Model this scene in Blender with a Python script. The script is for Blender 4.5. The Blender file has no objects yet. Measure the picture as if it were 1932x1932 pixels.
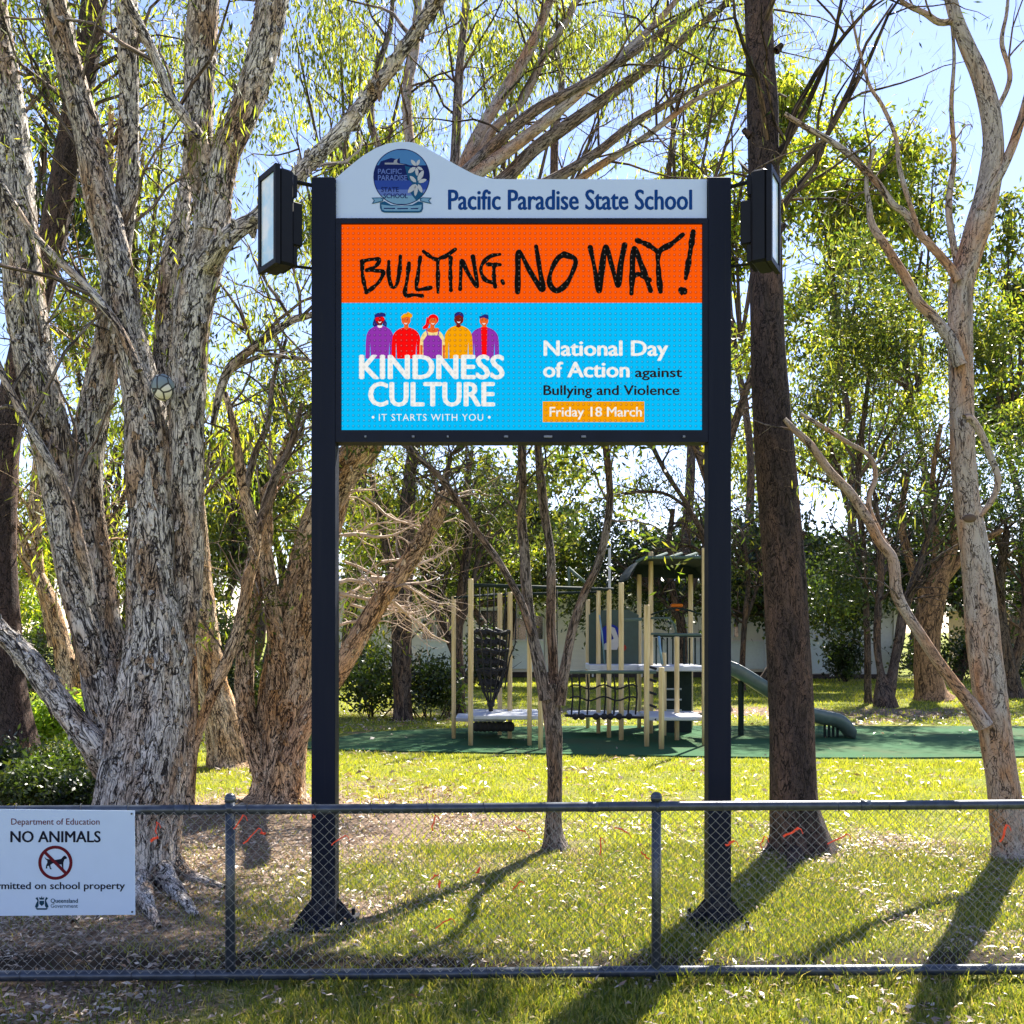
import bpy, math, random
import numpy as np
from math import radians, pi, sin, cos, tan, atan2, sqrt
rng = np.random.default_rng(7); random.seed(7)
S = bpy.context.scene
COL = S.collection

# ------------------------------------------------------------------ camera
F = 1900.0; HY = 1190.0; W0 = 1932.0; CH = 1.63      # focal length in picture units, horizon row, picture size, eye height
cam_d = bpy.data.cameras.new('camera'); cam = bpy.data.objects.new('camera', cam_d); COL.objects.link(cam)
cam.location = (0, 0, CH); cam.rotation_euler = (radians(90), 0, 0)
cam_d.sensor_width = 36; cam_d.lens = 36*F/W0; cam_d.shift_y = (HY-W0/2)/W0
cam_d.clip_start = 0.1; cam_d.clip_end = 1500
S.camera = cam

# ------------------------------------------------------------------ sky, sun, exposure
EXPO = 1.98
SUN_AZ = radians(26.0)      # from +Y (straight ahead) towards +X
SUN_EL = radians(47.0)
w = bpy.data.worlds.new('World'); S.world = w; w.use_nodes = True
wn = w.node_tree; bg = wn.nodes['Background']
sky = wn.nodes.new('ShaderNodeTexSky'); sky.sky_type = 'NISHITA'; sky.sun_disc = False
sky.sun_elevation = SUN_EL; sky.sun_rotation = SUN_AZ; sky.air_density = 1.0; sky.dust_density = 0.05; sky.ozone_density = 3.0
wm = wn.nodes.new('ShaderNodeMix'); wm.data_type = 'RGBA'; wm.blend_type = 'MULTIPLY'; wm.inputs[0].default_value = 1; wm.inputs[7].default_value = (1.16, .97, 1.05, 1)   # the camera's white balance
wn.links.new(sky.outputs[0], wm.inputs[6]); wn.links.new(wm.outputs[2], bg.inputs[0]); bg.inputs[1].default_value = 0.072
sl = bpy.data.lights.new('sun', 'SUN'); sl.energy = 4.7; sl.angle = radians(0.5); sl.color = (1.0, 0.94, 0.84)
so = bpy.data.objects.new('sun', sl); COL.objects.link(so)
so.rotation_euler = (radians(90)-SUN_EL, 0, -SUN_AZ+pi)   # lamp shines from ahead-right towards the camera
from mathutils import Vector
sdir = Vector((sin(SUN_AZ)*cos(SUN_EL), cos(SUN_AZ)*cos(SUN_EL), sin(SUN_EL)))   # towards the sun
so.rotation_euler = sdir.to_track_quat('Z', 'Y').to_euler()
S.view_settings.view_transform = 'Standard'; S.view_settings.look = 'None'
S.view_settings.exposure = EXPO; S.view_settings.gamma = 1; S.view_settings.use_curve_mapping = False
S.render.engine = 'CYCLES'
S.cycles.max_bounces = 6; S.cycles.diffuse_bounces = 3; S.cycles.glossy_bounces = 2; S.cycles.transmission_bounces = 4
S.cycles.sample_clamp_indirect = 4.0

def P(px, py, d):
    return np.array([(px-W0/2)/F*d, d, CH-(py-HY)/F*d])
def m(px, d): return px/F*d        # picture length to metres at a depth

# ------------------------------------------------------------------ helpers
def lin(c):
    return tuple([(x/255/12.92 if x/255 <= 0.04045 else ((x/255+0.055)/1.055)**2.4) for x in c[:3]])+(1,)

def tag(o, label=None, cat=None, group=None, kind=None):
    if label: o['label'] = label
    if cat: o['category'] = cat
    if group: o['group'] = group
    if kind: o['kind'] = kind
    return o
def empty(name, loc, label, cat, group=None):
    o = bpy.data.objects.new(name, None); COL.objects.link(o); o.location = tuple(float(v) for v in loc)
    o.empty_display_size = 0.1
    return tag(o, label, cat, group)
def link(name, me, parent=None):
    o = bpy.data.objects.new(name, me); COL.objects.link(o)
    if parent is not None:
        o.parent = parent
        # geometry is written in world coordinates: shift it under its parent
        off = Vector((0, 0, 0)); q = parent
        while q is not None: off += q.location; q = q.parent
        o.location = -off
    return o
def mesh(name, V, Fc, mat, parent=None, smooth=False, attr=None, nm=None):
    """V (n,3) array, Fc (k,3|4) int array or list of lists"""
    me = bpy.data.meshes.new(name)
    V = np.asarray(V, dtype=np.float32)
    if isinstance(Fc, np.ndarray) and Fc.ndim == 2:
        k, s = Fc.shape
        me.vertices.add(len(V)); me.vertices.foreach_set('co', V.ravel())
        me.loops.add(k*s); me.loops.foreach_set('vertex_index', Fc.astype(np.int32).ravel())
        me.polygons.add(k); me.polygons.foreach_set('loop_start', np.arange(0, k*s, s, dtype=np.int32))
        me.update(calc_edges=True)
    else:
        me.from_pydata([tuple(map(float, v)) for v in V], [], [list(map(int, f)) for f in Fc]); me.update()
    if attr is not None:
        for an, arr in attr.items():
            arr = np.asarray(arr, dtype=np.float32)
            if arr.ndim == 2:
                a = me.attributes.new(an, 'FLOAT_VECTOR', 'POINT'); a.data.foreach_set('vector', arr.ravel())
            else:
                a = me.attributes.new(an, 'FLOAT', 'POINT'); a.data.foreach_set('value', arr)
    if smooth: me.polygons.foreach_set('use_smooth', np.ones(len(me.polygons), dtype=bool))
    if mat is not None: me.materials.append(mat)
    return link(name, me, parent)

class MB:
    """collects simple solids into one mesh"""
    def __init__(s): s.V = []; s.F = []; s.n = 0
    def add(s, V, Fc):
        V = np.asarray(V, float); s.V.append(V)
        for f in Fc: s.F.append([int(i)+s.n for i in f])
        s.n += len(V); return s
    def box(s, lo, hi, bev=0.0, rot=None, c=None):
        x0, y0, z0 = lo; x1, y1, z1 = hi
        if bev > 0:
            b = bev; V = []
            for z, e in ((z0, b), (z0+b, 0), (z1-b, 0), (z1, b)):
                for (x, y) in ((x0+b, y0), (x1-b, y0), (x1, y0+b), (x1, y1-b), (x1-b, y1), (x0+b, y1), (x0, y1-b), (x0, y0+b)):
                    cx, cy = (x0+x1)/2, (y0+y1)/2
                    V.append((x-e*np.sign(x-cx), y-e*np.sign(y-cy), z))
            Fc = [list(range(7, -1, -1)), list(range(24, 32))]
            for k in range(3):
                for i in range(8):
                    j = (i+1) % 8; Fc.append([k*8+i, k*8+j, k*8+8+j, k*8+8+i])
        else:
            V = [(x0, y0, z0), (x1, y0, z0), (x1, y1, z0), (x0, y1, z0), (x0, y0, z1), (x1, y0, z1), (x1, y1, z1), (x0, y1, z1)]
            Fc = [(3, 2, 1, 0), (4, 5, 6, 7), (0, 1, 5, 4), (1, 2, 6, 5), (2, 3, 7, 6), (3, 0, 4, 7)]
        V = np.array(V, float)
        if rot is not None:
            cc = np.array(c if c is not None else (0, 0, 0)); V = (V-cc)@np.array(rot).T+cc
        return s.add(V, Fc)
    def tube(s, pts, r, n=8, cap=True):
        pts = np.array(pts, float); k = len(pts); rr = np.full(k, r) if np.isscalar(r) else np.array(r, float)
        T = np.gradient(pts, axis=0); T /= np.linalg.norm(T, axis=1)[:, None]+1e-9
        up = np.array([0, 0, 1.0]) if abs(T[0][2]) < .9 else np.array([1.0, 0, 0])
        V = []
        u = np.cross(T[0], up); u /= np.linalg.norm(u)
        for i in range(k):
            u = u-T[i]*np.dot(u, T[i]); u /= np.linalg.norm(u); v = np.cross(T[i], u)
            for j in range(n):
                a = 2*pi*j/n; V.append(pts[i]+rr[i]*(cos(a)*u+sin(a)*v))
        Fc = []
        for i in range(k-1):
            for j in range(n):
                j2 = (j+1) % n; Fc.append([i*n+j, i*n+j2, (i+1)*n+j2, (i+1)*n+j])
        if cap: Fc += [list(range(n-1, -1, -1)), [(k-1)*n+j for j in range(n)]]
        return s.add(V, Fc)
    def prism(s, poly, y0, y1):
        """polygon in x,z extruded along y"""
        n = len(poly); V = [(x, y0, z) for x, z in poly]+[(x, y1, z) for x, z in poly]
        Fc = [list(range(n)), list(range(2*n-1, n-1, -1))]
        for i in range(n):
            j = (i+1) % n; Fc.append([i, i+n, j+n, j])
        return s.add(V, Fc)
    def sphere(s, c, r, nu=12, nv=8, sc=(1, 1, 1)):
        V = []; Fc = []
        for i in range(nv+1):
            t = pi*i/nv
            for j in range(nu):
                a = 2*pi*j/nu; V.append((c[0]+r*sc[0]*sin(t)*cos(a), c[1]+r*sc[1]*sin(t)*sin(a), c[2]+r*sc[2]*cos(t)))
        for i in range(nv):
            for j in range(nu):
                j2 = (j+1) % nu; Fc.append([i*nu+j, (i+1)*nu+j, (i+1)*nu+j2, i*nu+j2])
        return s.add(V, Fc)
    def build(s, name, mat, parent=None, smooth=False):
        o = mesh(name, np.concatenate(s.V), s.F, mat, parent)
        if smooth:
            for p in o.data.polygons: p.use_smooth = len(p.vertices) <= 4
        return o

# numpy value noise -------------------------------------------------
_perm = rng.random(4096).astype(np.float64)
def _h(ix, iy, iz, seed):
    return _perm[(ix*73856093 ^ iy*19349663 ^ iz*83492791 ^ seed*2654435) & 4095]
def vn(p, seed=0):
    p = np.asarray(p, float); i = np.floor(p).astype(np.int64); f = p-i; f = f*f*(3-2*f)
    x, y, z = i[:, 0], i[:, 1], i[:, 2]; fx, fy, fz = f[:, 0], f[:, 1], f[:, 2]
    r = 0
    for dx in (0, 1):
        for dy in (0, 1):
            for dz in (0, 1):
                r = r+_h(x+dx, y+dy, z+dz, seed)*(fx if dx else 1-fx)*(fy if dy else 1-fy)*(fz if dz else 1-fz)
    return r
def vn2(x, y, s, seed=0): return vn(np.stack([np.ravel(x)*s, np.ravel(y)*s, np.zeros(np.size(x))], 1), seed).reshape(np.shape(x))

# ------------------------------------------------------------------ materials
class NT:
    def __init__(s, name):
        s.m = bpy.data.materials.new(name); s.m.use_nodes = True; s.t = s.m.node_tree
        s.b = s.t.nodes['Principled BSDF']; s.o = s.t.nodes['Material Output']
    def n(s, typ, **kw):
        nd = s.t.nodes.new('ShaderNode'+typ)
        for k, v in kw.items():
            if k.startswith('_'): setattr(nd, k[1:], v)
            else:
                key = k.replace('__', ' ')
                inp = nd.inputs[int(key[1:])] if key[0] == 'i' and key[1:].isdigit() else nd.inputs[key]
                s.put(inp, v)
        return nd
    def put(s, inp, v):
        if isinstance(v, bpy.types.NodeSocket): s.t.links.new(v, inp)
        else: inp.default_value = v
    def ramp(s, fac, stops, interp='LINEAR'):
        r = s.t.nodes.new('ShaderNodeValToRGB'); r.color_ramp.interpolation = interp
        e = r.color_ramp.elements
        while len(e) < len(stops): e.new(0.5)
        for el, (p, c) in zip(e, stops): el.position = p; el.color = c if len(c) == 4 else tuple(c)+(1,)
        s.put(r.inputs[0], fac); return r.outputs[0]
    def mix(s, f, a, b, blend='MIX'):
        nd = s.t.nodes.new('ShaderNodeMix'); nd.data_type = 'RGBA'; nd.blend_type = blend
        s.put(nd.inputs[0], f); s.put(nd.inputs[6], a); s.put(nd.inputs[7], b); return nd.outputs[2]
    def math(s, op, a, b=0.0, c=0.0):
        nd = s.t.nodes.new('ShaderNodeMath'); nd.operation = op
        s.put(nd.inputs[0], a); s.put(nd.inputs[1], b); s.put(nd.inputs[2], c); return nd.outputs[0]
    def noise(s, vec, scale, det=4, rough=.55, dist=0.0):
        return s.n('TexNoise', Vector=vec, Scale=scale, Detail=det, Roughness=rough, Distortion=dist).outputs[0]
    def bump(s, h, st=.5, dist=.01):
        return s.n('Bump', Height=h, Strength=st, Distance=dist).outputs[0]
def simple(name, col, rough=.6, metal=0, var=.15, scale=12, bump=.1, spec=.5):
    k = NT(name); g = k.n('TexCoord').outputs['Object']
    f = k.noise(g, scale, 5); c0 = tuple(x*(1-var) for x in col[:3])+(1,); c1 = tuple(min(1, x*(1+var)) for x in col[:3])+(1,)
    k.put(k.b.inputs['Base Color'], k.ramp(f, [(.3, c0), (.7, c1)]))
    k.b.inputs['Roughness'].default_value = rough; k.b.inputs['Metallic'].default_value = metal
    k.b.inputs['Specular IOR Level'].default_value = spec
    if bump: k.put(k.b.inputs['Normal'], k.bump(f, bump, .003))
    return k.m

def bark_mat(name, base, dark, patch, zs=.24, sc=40, crack=.5, patch_amt=.5, bd=.02):
    k = NT(name)
    a = k.n('Attribute', _attribute_name='bk').outputs['Vector']
    mp = k.n('Mapping', Vector=a, Scale=(sc, sc, sc*zs)).outputs[0]
    n0 = k.noise(mp, .38, 4, .6, .8); n1 = k.noise(mp, .9, 5, .65, 1.2); n3 = k.noise(mp, 2.6, 4, .7, .6)
    n2 = k.noise(k.n('Mapping', Vector=a, Scale=(5, 5, 1.6)).outputs[0], 1.0, 4, .6)
    def contour(nn, wd):           # thin wandering fissures: the level lines of a stretched noise
        return k.ramp(k.math('ABSOLUTE', k.math('SUBTRACT', nn, .5)), [(0, (1, 1, 1, 1)), (wd*.35, (.9, .9, .9, 1)), (wd, (0, 0, 0, 1))])
    c = k.mix(k.ramp(n2, [(.50-.12*patch_amt, (0, 0, 0, 1)), (.64, (1, 1, 1, 1))]), base, patch)
    c = k.mix(k.ramp(n3, [(.28, (1, 1, 1, 1)), (.42, (0, 0, 0, 1))]), c, k.mix(.55, c, dark))
    c = k.mix(k.ramp(n0, [(.30, (1, 1, 1, 1)), (.43, (0, 0, 0, 1))]), c, k.mix(.72, c, dark))
    c = k.mix(k.math('MULTIPLY', contour(n1, .05*crack/.5), .85), c, dark)
    fis = contour(n0, .035*crack/.5); c = k.mix(fis, c, dark)
    k.put(k.b.inputs['Base Color'], c); k.b.inputs['Roughness'].default_value = .9
    k.b.inputs['Specular IOR Level'].default_value = .2
    h = k.math('SUBTRACT', k.math('ADD', k.math('MULTIPLY', n0, 1.5), n1), k.math('MULTIPLY', fis, .7))
    h = k.math('ADD', h, k.math('MULTIPLY', n3, .45))
    k.put(k.b.inputs['Normal'], k.bump(h, .9, bd))
    return k.m
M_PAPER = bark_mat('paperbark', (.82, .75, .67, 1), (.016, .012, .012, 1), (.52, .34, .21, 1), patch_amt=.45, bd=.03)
M_PAPERW = bark_mat('paperbark_warm_lit', (.92, .71, .49, 1), (.022, .014, .012, 1), (.66, .36, .15, 1), patch_amt=.8, bd=.03)  # warm glancing sun and bounce put into the bark colour
M_PINE = bark_mat('pine_bark', (.075, .055, .050, 1), (.014, .011, .010, 1), (.17, .105, .08, 1), sc=48, zs=.35, crack=.35)
M_SAPL = bark_mat('sapling_bark', (.36, .30, .26, 1), (.03, .024, .02, 1), (.30, .18, .11, 1), sc=60, zs=.15)
M_GUM = bark_mat('gum_bark', (.42, .37, .33, 1), (.05, .036, .03, 1), (.44, .24, .13, 1), sc=30, zs=.3, crack=.22, patch_amt=.6, bd=.012)
M_DARKB = bark_mat('dark_bark', (.13, .10, .08, 1), (.02, .016, .014, 1), (.20, .12, .07, 1), sc=20)
M_TAN = bark_mat('orange_lit_limb_bark', (.66, .44, .28, 1), (.05, .03, .02, 1), (.70, .40, .20, 1), sc=34)  # orange sunlight on the slanting limb put into its bark colour
M_ORB = bark_mat('orange_lit_bark', (.34, .20, .11, 1), (.05, .03, .02, 1), (.42, .24, .12, 1), sc=16)  # orange light on the trunk put into the bark colour

def leaf_mat(name, cols, trans=.5, rough=.45, tint=(1.08, 1.12, .5), clump=0.0):
    k = NT(name)
    g_ = k.n('NewGeometry'); r = g_.outputs['Random Per Island']
    n = len(cols); c = k.ramp(r, [(i/(n-1) if n > 1 else 0, cc) for i, cc in enumerate(cols)])
    if clump:      # whole sprays are older and darker or younger and yellower
        q = k.noise(g_.outputs['Position'], clump, 3, .6)
        c = k.mix(k.ramp(q, [(.40, (1, 1, 1, 1)), (.52, (0, 0, 0, 1))]), c, k.mix(1.0, c, (.32, .40, .30, 1), 'MULTIPLY'))
        c = k.mix(k.ramp(q, [(.54, (0, 0, 0, 1)), (.66, (1, 1, 1, 1))]), c, k.mix(1.0, c, (1.9, 2.0, 1.1, 1), 'MULTIPLY'))
    k.put(k.b.inputs['Base Color'], c); k.b.inputs['Roughness'].default_value = rough
    t = k.n('BsdfTranslucent', Color=k.mix(1.0, c, tuple(tint)+(1,), 'MULTIPLY'))
    t2 = k.mix(1.0, c, (2.6*tint[0], 2.4*tint[1], 1.9*tint[2], 1), 'MULTIPLY'); k.put(t.inputs[0], t2)
    mx = k.n('MixShader', Fac=trans); k.t.links.new(k.b.outputs[0], mx.inputs[1]); k.t.links.new(t.outputs[0], mx.inputs[2])
    k.t.links.new(mx.outputs[0], k.o.inputs[0]); return k.m
M_LW = leaf_mat('weeping_leaf', [(.05, .075, .02), (.09, .12, .03), (.16, .17, .035), (.11, .13, .05), (.20, .19, .03), (.07, .09, .03)], .56, clump=1.6)
M_LG = leaf_mat('bush_leaf', [(.02, .04, .01), (.05, .075, .02), (.10, .12, .03), (.035, .055, .018), (.17, .16, .035), (.025, .04, .012)], .52, clump=1.3)
M_LD = leaf_mat('dark_leaf', [(.015, .03, .008), (.03, .05, .014), (.05, .075, .02), (.022, .04, .012), (.08, .10, .02)], .3, .4, clump=1.3)
M_LY = leaf_mat('yellow_leaf', [(.08, .12, .02), (.17, .18, .03), (.12, .16, .025), (.24, .21, .03), (.05, .08, .015), (.09, .13, .02)], .6, clump=1.3)
M_LBR = leaf_mat('bright_bush_leaf', [(.10, .19, .02), (.16, .26, .03), (.24, .32, .04), (.08, .14, .02), (.30, .34, .06)], .5)  # leaf colour brightened to stand in for sun on the left bush
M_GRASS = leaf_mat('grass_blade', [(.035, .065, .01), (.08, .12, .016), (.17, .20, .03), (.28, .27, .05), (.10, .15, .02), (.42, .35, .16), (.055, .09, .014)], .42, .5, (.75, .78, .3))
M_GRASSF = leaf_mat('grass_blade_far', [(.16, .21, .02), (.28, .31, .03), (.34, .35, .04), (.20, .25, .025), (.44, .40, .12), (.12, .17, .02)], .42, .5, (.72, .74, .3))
M_LITTER = leaf_mat('dry_leaf', [(.20, .12, .07), (.36, .26, .18), (.44, .36, .28), (.58, .50, .42), (.28, .18, .12), (.14, .08, .05)], .15, .4, (.6, .55, .45))

# ------------------------------------------------------------------ trunks
def spline(ctrl, step):
    """ctrl rows x,y,z,r -> dense rows by Catmull-Rom"""
    c = np.array(ctrl, float)
    c = np.vstack([2*c[0]-c[1], c, 2*c[-1]-c[-2]]); out = []
    for i in range(1, len(c)-2):
        L = np.linalg.norm(c[i+1][:3]-c[i][:3]); k = max(2, int(L/step))
        t = np.linspace(0, 1, k, endpoint=False)[:, None]
        p0, p1, p2, p3 = c[i-1], c[i], c[i+1], c[i+2]
        out.append(.5*((2*p1)+(-p0+p2)*t+(2*p0-5*p1+4*p2-p3)*t**2+(-p0+3*p1-3*p2+p3)*t**3))
    out.append(c[-2][None]); o = np.vstack(out); o[:, 3] = np.maximum(o[:, 3], .002); return o
def limb_geo(ctrl, n=24, step=.04, amp=.1, lobes=0., seed=0, ridge=True, flute=9):
    q = spline(ctrl, step); k = len(q); pts = q[:, :3]; R = q[:, 3]
    T = np.gradient(pts, axis=0); T /= np.linalg.norm(T, axis=1)[:, None]+1e-9
    ref = np.array([0.0, 1.0, 0.0])
    U = np.cross(T, ref); U /= np.linalg.norm(U, axis=1)[:, None]+1e-9
    Vv = np.cross(T, U)
    s = np.concatenate([[0], np.cumsum(np.linalg.norm(np.diff(pts, axis=0), axis=1))])+seed*3.7
    th = np.linspace(0, 2*pi, n, endpoint=False)
    C, Sn = np.meshgrid(np.cos(th), np.ones(k))[0], np.meshgrid(np.sin(th), np.ones(k))[0]
    Rg = np.repeat(R[:, None], n, 1); Sg = np.repeat(s[:, None], n, 1)
    bk = np.stack([Rg*C, Rg*Sn, Sg], -1).reshape(-1, 3)
    R0 = max(R.max(), .02)
    fl = np.stack([C*flute/6, Sn*flute/6, Sg*.35/ max(R0*3, .1)], -1).reshape(-1, 3)
    d = 0
    if ridge:
        a1 = 1-np.abs(vn(fl*1.0, seed)*2-1); a2 = vn(fl*2.6*np.array([1, 1, .9]), seed+3)
        a3 = vn(bk*np.array([26, 26, 7]), seed+5)
        d = (a1-.5)*.9+(a2-.5)*.7+(a3-.5)*.45
    d = np.reshape(d, (k, n)) if ridge else np.zeros((k, n))
    if lobes: d = d+lobes*np.cos(5*np.repeat(th[None], k, 0)+seed)*0.5
    Rr = Rg*(1+amp*2*d)
    V = pts[:, None, :]+Rr[..., None]*(C[..., None]*U[:, None, :]+Sn[..., None]*Vv[:, None, :])
    V = V.reshape(-1, 3)
    i = np.arange(k-1)[:, None]*n; j = np.arange(n)[None]; j2 = (j+1) % n
    Fc = np.stack([i+j, i+j2, i+n+j2, i+n+j], -1).reshape(-1, 4)
    cap = len(V); V = np.vstack([V, pts[-1]]); bk = np.vstack([bk, [0, 0, s[-1]]])
    tip = np.stack([(k-1)*n+j[0], (k-1)*n+j2[0], np.full(n, cap), np.full(n, cap)], -1)
    return V, Fc, bk, tip
def limb(name, ctrl, mat, parent, **kw):
    V, Fc, bk, tip = limb_geo(ctrl, **kw)
    Fc = np.vstack([Fc, tip[:, [0, 1, 2, 2]]]) if False else Fc
    o = mesh(name, V, Fc, mat, parent, smooth=True, attr={'bk': bk}); return o
def pl(rows, d, dd=0.0):
    """rows (px,py,width_px[,depth]) -> control rows in metres"""
    out = []
    for r in rows:
        D = r[3] if len(r) > 3 else d
        p = P(r[0], r[1], D); out.append((p[0], p[1], p[2], m(r[2], D)/2))
    return out

# thin branches joined: list of polylines
def joined(name, polys, mat, parent, n=5, kind='stuff'):
    Vs, Fs, Bs, off = [], [], [], 0
    for q in polys:
        q = np.asarray(q, float)
        if len(q) < 2: continue
        pts = q[:, :3]; R = q[:, 3]
        T = np.gradient(pts, axis=0); T /= np.linalg.norm(T, axis=1)[:, None]+1e-9
        U = np.cross(T, [0.13, 1, .07]); U /= np.linalg.norm(U, axis=1)[:, None]+1e-9; W = np.cross(T, U)
        th = np.linspace(0, 2*pi, n, endpoint=False); k = len(q)
        C = np.cos(th)[None, :, None]; Sn = np.sin(th)[None, :, None]
        V = (pts[:, None]+R[:, None, None]*(C*U[:, None]+Sn*W[:, None])).reshape(-1, 3)
        sl_ = np.arange(k)*.1+off*.013
        B = np.stack([np.outer(R, np.cos(th)), np.outer(R, np.sin(th)), np.repeat(sl_[:, None], n, 1)], -1).reshape(-1, 3)
        i = np.arange(k-1)[:, None]*n; j = np.arange(n)[None]; j2 = (j+1) % n
        Fs.append(np.stack([i+j, i+j2, i+n+j2, i+n+j], -1).reshape(-1, 4)+off); Vs.append(V); Bs.append(B); off += len(V)
    if not Vs: return None
    o = mesh(name, np.vstack(Vs), np.vstack(Fs), mat, parent, smooth=True, attr={'bk': np.vstack(Bs)})
    if kind: o['kind'] = kind
    return o
def unit(v): v = np.asarray(v, float); return v/(np.linalg.norm(v)+1e-9)
def wander(p, d, L, r0, r1, k=7, wob=.35, grav=0.0, R=None):
    R = R or rng; p = np.array(p, float); d = unit(d); out = [(*p, r0)]
    for i in range(1, k):
        d = unit(d+R.normal(0, wob/ (k**.5), 3)+np.array([0, 0, grav/k])); p = p+d*L/(k-1)
        out.append((*p, r0+(r1-r0)*i/(k-1)))
    return np.array(out)
def sprout(polys, n, L, r, up=.3, wob=.5, lo=.25, spread=1.0, grav=.0, k=7):
    """side branches leaving the given polylines"""
    out = []
    for _ in range(n):
        q = polys[rng.integers(len(polys))]; i = int(len(q)*(lo+(1-lo)*rng.random())); i = min(max(i, 1), len(q)-1)
        t = unit(q[i][:3]-q[i-1][:3]); s = unit(rng.normal(0, 1, 3)*np.array([1, .7, .6]))
        d = unit(t*.8+s*spread+np.array([0, 0, up])); rr = min(r, q[i][3]*.6); LL = L*rng.uniform(.5, 1.3)
        out.append(wander(q[i][:3], d, LL, rr, rr*.25, k, wob, grav))
    return out

# leaves --------------------------------------------------------------
def leaf_geo(p, a, L, Wd):
    n = len(p); s = np.cross(a, rng.normal(0, 1, (n, 3))); s /= np.linalg.norm(s, axis=1)[:, None]+1e-9
    L = L[:, None]; Wd = Wd[:, None]; nrm = np.cross(a, s)
    V = np.stack([p, p+a*L*.45+s*Wd*.5+nrm*Wd*.15, p+a*L, p+a*L*.45-s*Wd*.5+nrm*Wd*.15], 1).reshape(-1, 3)
    Fc = np.arange(4*n).reshape(n, 4); return V, Fc
def crown(name, cen, mat, parent, L=.12, Wd=.02, droop=1.0, kind='stuff', jit=.3):
    n = len(cen); a = np.stack([rng.normal(0, 1, n), rng.normal(0, 1, n), rng.normal(0, 1, n)], 1)*(1-.75*droop)+np.array([0, 0, -droop])
    a /= np.linalg.norm(a, axis=1)[:, None]
    V, Fc = leaf_geo(cen, a, L*rng.uniform(.6, 1.4, n), Wd*rng.uniform(.7, 1.3, n))
    o = mesh(name, V, Fc, mat, parent)
    if kind: o['kind'] = kind
    return o
def tufts(anchors, per, spread, drop=.0):
    """leaf positions gathered round anchor points"""
    A = np.repeat(np.asarray(anchors, float), per, 0); n = len(A)
    r = rng.normal(0, 1, (n, 3))*spread
    r[:, 2] -= np.abs(rng.normal(0, 1, n))*drop
    return A+r
def lobe_anchor(px, py, rx, ry, d, n, dep=None):
    """anchors inside a lobe given in picture units, with real depth"""
    c = P(px, py, d); ax, az = m(rx, d), m(ry, d); ay = dep or (ax+az)/2
    v = rng.normal(0, 1, (n, 3)); v /= np.linalg.norm(v, axis=1)[:, None]; rr = rng.random(n)**.45
    return c+v*rr[:, None]*np.array([ax, ay, az])
def ground_shadow(p):
    """where the shadow of a point falls"""
    t = p[:, 2]/sdir.z; return p[:, 0]-sdir.x*t, p[:, 1]-sdir.y*t

# ================================================================== SETTING: ground
def lit(x, y):
    """how much leaf litter lies at a place (0 grass, 1 litter)"""
    x = np.asarray(x, float); y = np.asarray(y, float)
    g = 1.15*np.exp(-(((x+2.6)/1.7)**2+((y-7.6)/2.3)**2))+.8*np.exp(-(((x+1.6)/1.3)**2+((y-8.8)/1.5)**2))
    g = g+.5*np.exp(-(((x+4.5)/2.0)**2+((y-6)/3.0)**2))+.35*np.exp(-(((x-5.5)/2.5)**2+((y-19)/2.0)**2))
    g = g+.55*np.exp(-(((x+2.3)/1.4)**2+((y-4.8)/1.1)**2))
    g = g+.45*np.exp(-(((x-2)/9)**2+((y-20.3)/1.2)**2))
    for tx, ty, tr in ((.31, 7.5, .45), (2.15, 7.45, .8), (3.6, 7.2, .6), (5.5, 5.6, .8), (-1.07, 5.6, .35), (1.17, 5.6, .3)): g = g+.55*np.exp(-(((x-tx)/tr)**2+((y-ty)/tr)**2))
    n = vn2(x, y, 1.3, 2)*.55+vn2(x, y, 4.1, 5)*.35
    return np.clip(g*.95+n-.33, 0, 1)
def soil_shade(x, y):  # bare earth strip along the fence, the rail's shadow painted into its darkness
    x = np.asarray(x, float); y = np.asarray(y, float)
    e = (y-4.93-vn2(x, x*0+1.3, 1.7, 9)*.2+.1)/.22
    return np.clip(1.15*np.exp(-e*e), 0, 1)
gx = np.unique(np.concatenate([np.arange(-9, 9.01, .09), np.arange(-30, 30.1, 2), [-400, -200, -100, -60, 60, 100, 200, 400]]))
gy = np.unique(np.concatenate([np.arange(2, 21, .09), np.arange(-20, 60.1, 2), [-60, -30, 80, 120, 200, 400, 700]]))
GX, GY = np.meshgrid(gx, gy); GV = np.stack([GX.ravel(), GY.ravel(), ((vn2(GX, GY, 2.2, 4)-.5)*.03*((GX > -9) & (GX < 9) & (GY > 2) & (GY < 12.3))).ravel()], 1)
nx, ny = len(gx), len(gy); ii = np.arange(ny-1)[:, None]*nx; jj = np.arange(nx-1)[None]
GF = np.stack([ii+jj, ii+jj+1, ii+nx+jj+1, ii+nx+jj], -1).reshape(-1, 4)
k = NT('ground'); oc = k.n('TexCoord').outputs['Object']
la = k.n('Attribute', _attribute_name='litter').outputs['Fac']; sa = k.n('Attribute', _attribute_name='soil_shade').outputs['Fac']
n1 = k.noise(oc, 3.0, 6, .7); n2 = k.noise(oc, 26, 5, .75); n3 = k.noise(oc, 90, 3, .7)
gr = k.mix(n1, (.10, .14, .016, 1), (.30, .32, .035, 1)); gr = k.mix(k.ramp(k.noise(oc, .9, 5, .7), [(.5, (0, 0, 0, 1)), (.68, (.75, .75, .75, 1))]), gr, (.36, .29, .15, 1)); gr = k.mix(k.ramp(n2, [(.35, (1, 1, 1, 1)), (.55, (0, 0, 0, 1))]), gr, k.mix(.7, gr, (.04, .05, .012, 1)))
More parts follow.
